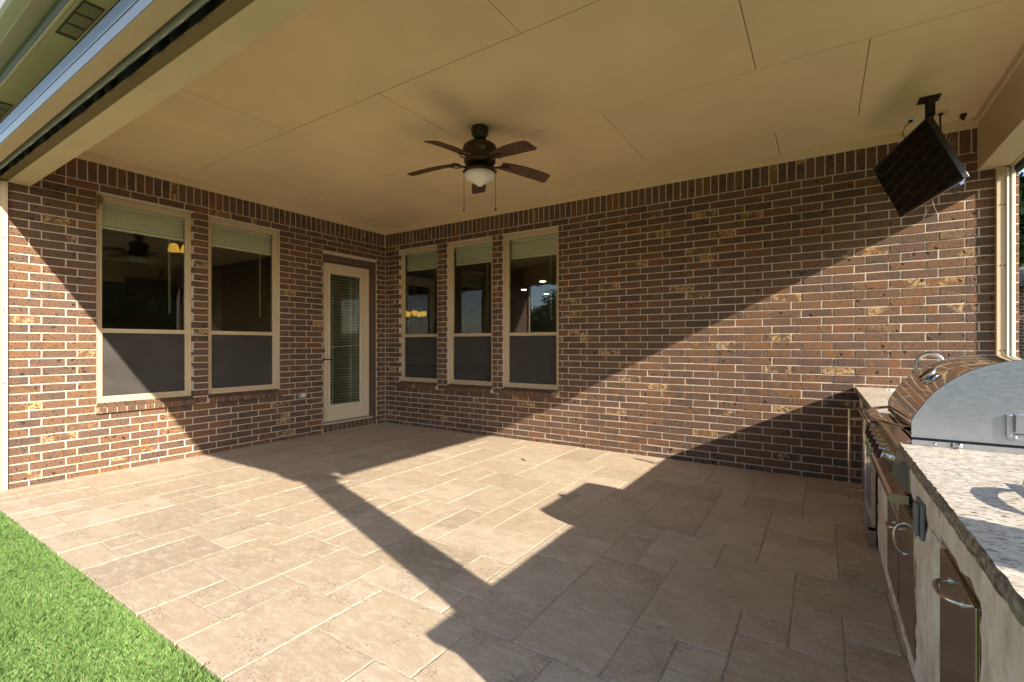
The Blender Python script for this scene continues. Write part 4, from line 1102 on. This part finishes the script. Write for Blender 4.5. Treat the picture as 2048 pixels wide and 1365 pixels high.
for k_, (x, y) in enumerate(((-.36, 6.0), (-1.84, 7.4), (-1.83, 8.86))):
    b = MB(); b.lathe([(.001, 3.044), (.075, 3.044), (.085, 3.0495)], (x, y, 0), 20)
    tag(b.build('downlight', M['can']), ['lit recessed downlight nearest the glass of the right narrow window', 'lit recessed downlight seen lower left in the right narrow window', 'lit recessed downlight seen lowest in the right narrow window'][k_], 'ceiling light', 'downlights behind the right narrow window')

# ------------------------------------------------------------------ the yard beyond: fence, trees, neighbouring houses
fn = thing('wooden_fence', 'weathered cedar privacy fence round the back yard', 'fence', (0, -17, 0))
bd = MB(); bd.box((-.07, -.01, -.06), (.07, .01, 1.83)); bdm = bd.mesh('fence_board', M['cedar'])
k_ = 0
for i in range(150):
    if k_ >= 290: break
    link(bdm, 'fence_board', fn, (-14 + i * .152, -17 + random.uniform(-.004, .004), random.uniform(-.01, .01))); k_ += 1
for i in range(140):
    o = link(bdm, 'fence_board', fn, (13.5, -12 + i * .152, random.uniform(-.01, .01)), (0, 0, PI / 2)); k_ += 1
b = MB(); b.box((-14, -17.06, .3), (8.8, -17.02, .39)); b.box((-14, -17.06, 1.4), (8.8, -17.02, 1.49)); b.box((13.54, -12, .3), (13.58, 9.2, .39)); b.build('fence_rail', M['cedar'], fn)

def house(lab, x0, x1, y0, y1, eave, ridge, alongx):
    t = thing('neighbour_house', lab, 'house', ((x0 + x1) / 2, (y0 + y1) / 2, 0))
    b = MB(); b.box((x0, y0, -.06), (x1, y1, eave))
    m = bpy.data.materials.get('far_brick')
    if not m:
        m = mat('far_brick', rough=.9); k = N(m); br = k.n('TexBrick'); br.inputs['Scale'].default_value = 1; br.inputs['Brick Width'].default_value = .256; br.inputs['Row Height'].default_value = .08; br.inputs['Mortar Size'].default_value = .008
        br.inputs['Color1'].default_value = (.16, .075, .05, 1); br.inputs['Color2'].default_value = (.11, .055, .04, 1); br.inputs['Mortar'].default_value = (.42, .36, .30, 1)
        g = k.n('NewGeometry'); sp = k.n('SeparateXYZ'); cb = k.n('CombineXYZ'); k.l(g.outputs['Position'], sp.inputs[0]); k.l(k.math('ADD', sp.outputs[0], sp.outputs[1]), cb.inputs[0]); k.l(sp.outputs[2], cb.inputs[1]); k.l(cb.outputs[0], br.inputs['Vector']); k.l(br.outputs['Color'], k.b.inputs['Base Color'])
    b.build('wall', m, t)
    e = .45; xm, ym = (x0 + x1) / 2, (y0 + y1) / 2; b = MB()
    hw = min(x1 - x0, y1 - y0) / 2
    if alongx: rid = [(x0 + hw, ym, ridge), (x1 - hw, ym, ridge)]
    else: rid = [(xm, y0 + hw, ridge), (xm, y1 - hw, ridge)]
    cs = [(x0 - e, y0 - e, eave), (x1 + e, y0 - e, eave), (x1 + e, y1 + e, eave), (x0 - e, y1 + e, eave)]
    lo_ = [(x, y, z - .15) for x, y, z in cs]
    v_ = cs + rid + lo_
    if alongx: fs = [(0, 1, 5, 4), (2, 3, 4, 5), (1, 2, 5), (3, 0, 4)]
    else: fs = [(0, 1, 4), (1, 2, 5, 4), (2, 3, 5), (3, 0, 4, 5)]
    fs += [(0, 6, 7, 1), (1, 7, 8, 2), (2, 8, 9, 3), (3, 9, 6, 0), (6, 9, 8, 7)]
    b.poly(v_, fs); b.build('roof', M['shingle'], t)
    wm = mat('far_window', (.05, .06, .07), .1)
    for yy in (y0 + 2, (y0 + y1) / 2, y1 - 2):
        b = MB(); b.box((x0 - .03, yy - .5, 1.0), (x0 + .01, yy + .5, 2.4)); w_ = b.build('window', M['tan'], t)
        b = MB(); b.box((x0 - .035, yy - .44, 1.06), (x0 - .031, yy + .44, 2.34)); b.build('pane', wm, w_)
    for xx in (x0 + 2, (x0 + x1) / 2, x1 - 2):
        b = MB(); b.box((xx - .5, y1 - .01, 1.0), (xx + .5, y1 + .03, 2.4)); w_ = b.build('window', M['tan'], t)
        b = MB(); b.box((xx - .44, y1 + .031, 1.06), (xx + .44, y1 + .035, 2.34)); b.build('pane', wm, w_)
    return t
house('brick neighbour house glimpsed past the right screen track', 9.9, 24, 11.2, 24, 2.85, 6.0, True)
house('neighbour house with dark shingle roof beyond the back fence', -12, 3, -44, -33, 2.9, 5.6, True)
house('neighbour house beyond the side fence, across the side yard', 21, 34, -7, 8, 2.7, 4.9, False)

def leaf_mesh(name, n, rx, rz, m, seed, conical=False, size=.16):
    r = np.random.default_rng(seed); K = 26
    cc = r.normal(0, 1, (K, 3)); cc /= np.linalg.norm(cc, axis=1)[:, None]; cc *= r.uniform(.25, .95, (K, 1)); cr_ = r.uniform(.22, .42, K)
    w_ = r.integers(0, K, n); d = r.normal(0, 1, (n, 3)); d /= np.linalg.norm(d, axis=1)[:, None]
    P = cc[w_] + d * (cr_[w_] * r.random(n) ** .4)[:, None]
    P = P * np.array([rx, rx, rz])
    if conical: f = np.clip(1.0 - .45 * (P[:, 2] / rz), .35, 1.5); P[:, 0] *= f; P[:, 1] *= f
    a = r.normal(0, 1, (n, 3)); a /= np.linalg.norm(a, axis=1)[:, None]; b_ = np.cross(a, r.normal(0, 1, (n, 3))); b_ /= np.linalg.norm(b_, axis=1)[:, None]
    s_ = (r.uniform(.6, 1.3, n) * size)[:, None]
    V = np.stack([P - a * s_, P + b_ * s_ * .45, P + a * s_, P - b_ * s_ * .45], 1)
    return tri_mesh(name, V, m)
LM = [leaf_mesh('crown', 9000, 2.6, 2.6, M['leaf'], 1), leaf_mesh('crown', 9000, 2.1, 3.8, M['leafd'], 2, True), leaf_mesh('crown', 8000, 3.0, 2.2, M['leaf'], 3)]
def tree(lab, x, y, hgt_, kind, s_=1., grp='trees beyond the fences'):
    t = thing('tree', lab, 'tree', (x, y, -.06), grp)
    b = MB(); r = random.Random(int(x * 7 + y * 13)); top = hgt_
    b.tube([(x, y, -.06), (x + .1, y, top * .35), (x + r.uniform(-.2, .2), y + r.uniform(-.2, .2), top * .75), (x, y, top)], [.22 * s_, .17 * s_, .10 * s_, .04 * s_], 9)
    for i in range(6):
        a = i * 1.1 + r.random(); z = top * (.45 + .08 * i); L = 1.4 * s_
        b.tube([(x, y, z), (x + L * .6 * math.cos(a), y + L * .6 * math.sin(a), z + .5), (x + L * math.cos(a), y + L * math.sin(a), z + .8)], [.08 * s_, .05 * s_, .02 * s_], 6)
    b.build('trunk', M['bark'], t)
    o = link(LM[kind], 'crown', t, (x, y, top)); o.scale = (s_, s_, s_); o.rotation_euler = (0, 0, r.random() * 6)
specs = [(-20, -25, 2.6, 2, 1.3), (-15, -26, 2.8, 1, 1.0), (-11, -25, 2.6, 0, 1.0), (-7.5, -26, 3.0, 2, 1.2), (-4.5, -25, 2.6, 1, .9), (-2.2, -25.5, 2.7, 0, 1.0), (.2, -25, 2.5, 2, 1.0), (2.6, -26, 2.9, 1, .95), (5.2, -25.5, 2.6, 0, 1.1), (8.5, -26, 2.8, 2, 1.2), (12, -25, 2.7, 0, 1.1),
         (16.8, 4.5, 3.4, 0, .75), (17.2, 7.2, 3.6, 1, .8), (16.6, 1.6, 3.0, 2, .7), (16.0, 9.6, 3.8, 0, .9), (13.5, 27, 8.0, 0, 1.6), (17.5, 26, 7.5, 1, 1.6), (10.5, 28.5, 7, 2, 1.3)]
kinds = ['broad leafy tree', 'dark upright evergreen', 'low wide-spreading tree']
ordn = ['first', 'second', 'third', 'fourth', 'fifth', 'sixth', 'seventh', 'eighth', 'ninth', 'tenth', 'eleventh']
cnt = {}
for i, (x, y, h_, kd, s_) in enumerate(specs):
    where = 'behind the back fence' if y < -15 else ('behind the roof of the brick neighbour house' if y > 20 else 'beside the side fence')
    cnt[where] = cnt.get(where, 0) + 1
    tree(kinds[kd] + ', ' + ordn[cnt[where] - 1] + ' in the row ' + where, x, y, h_, kd, s_, 'trees ' + where)
print('objects', len(bpy.data.objects), 'tris~', sum(len(m.polygons) for m in bpy.data.meshes))
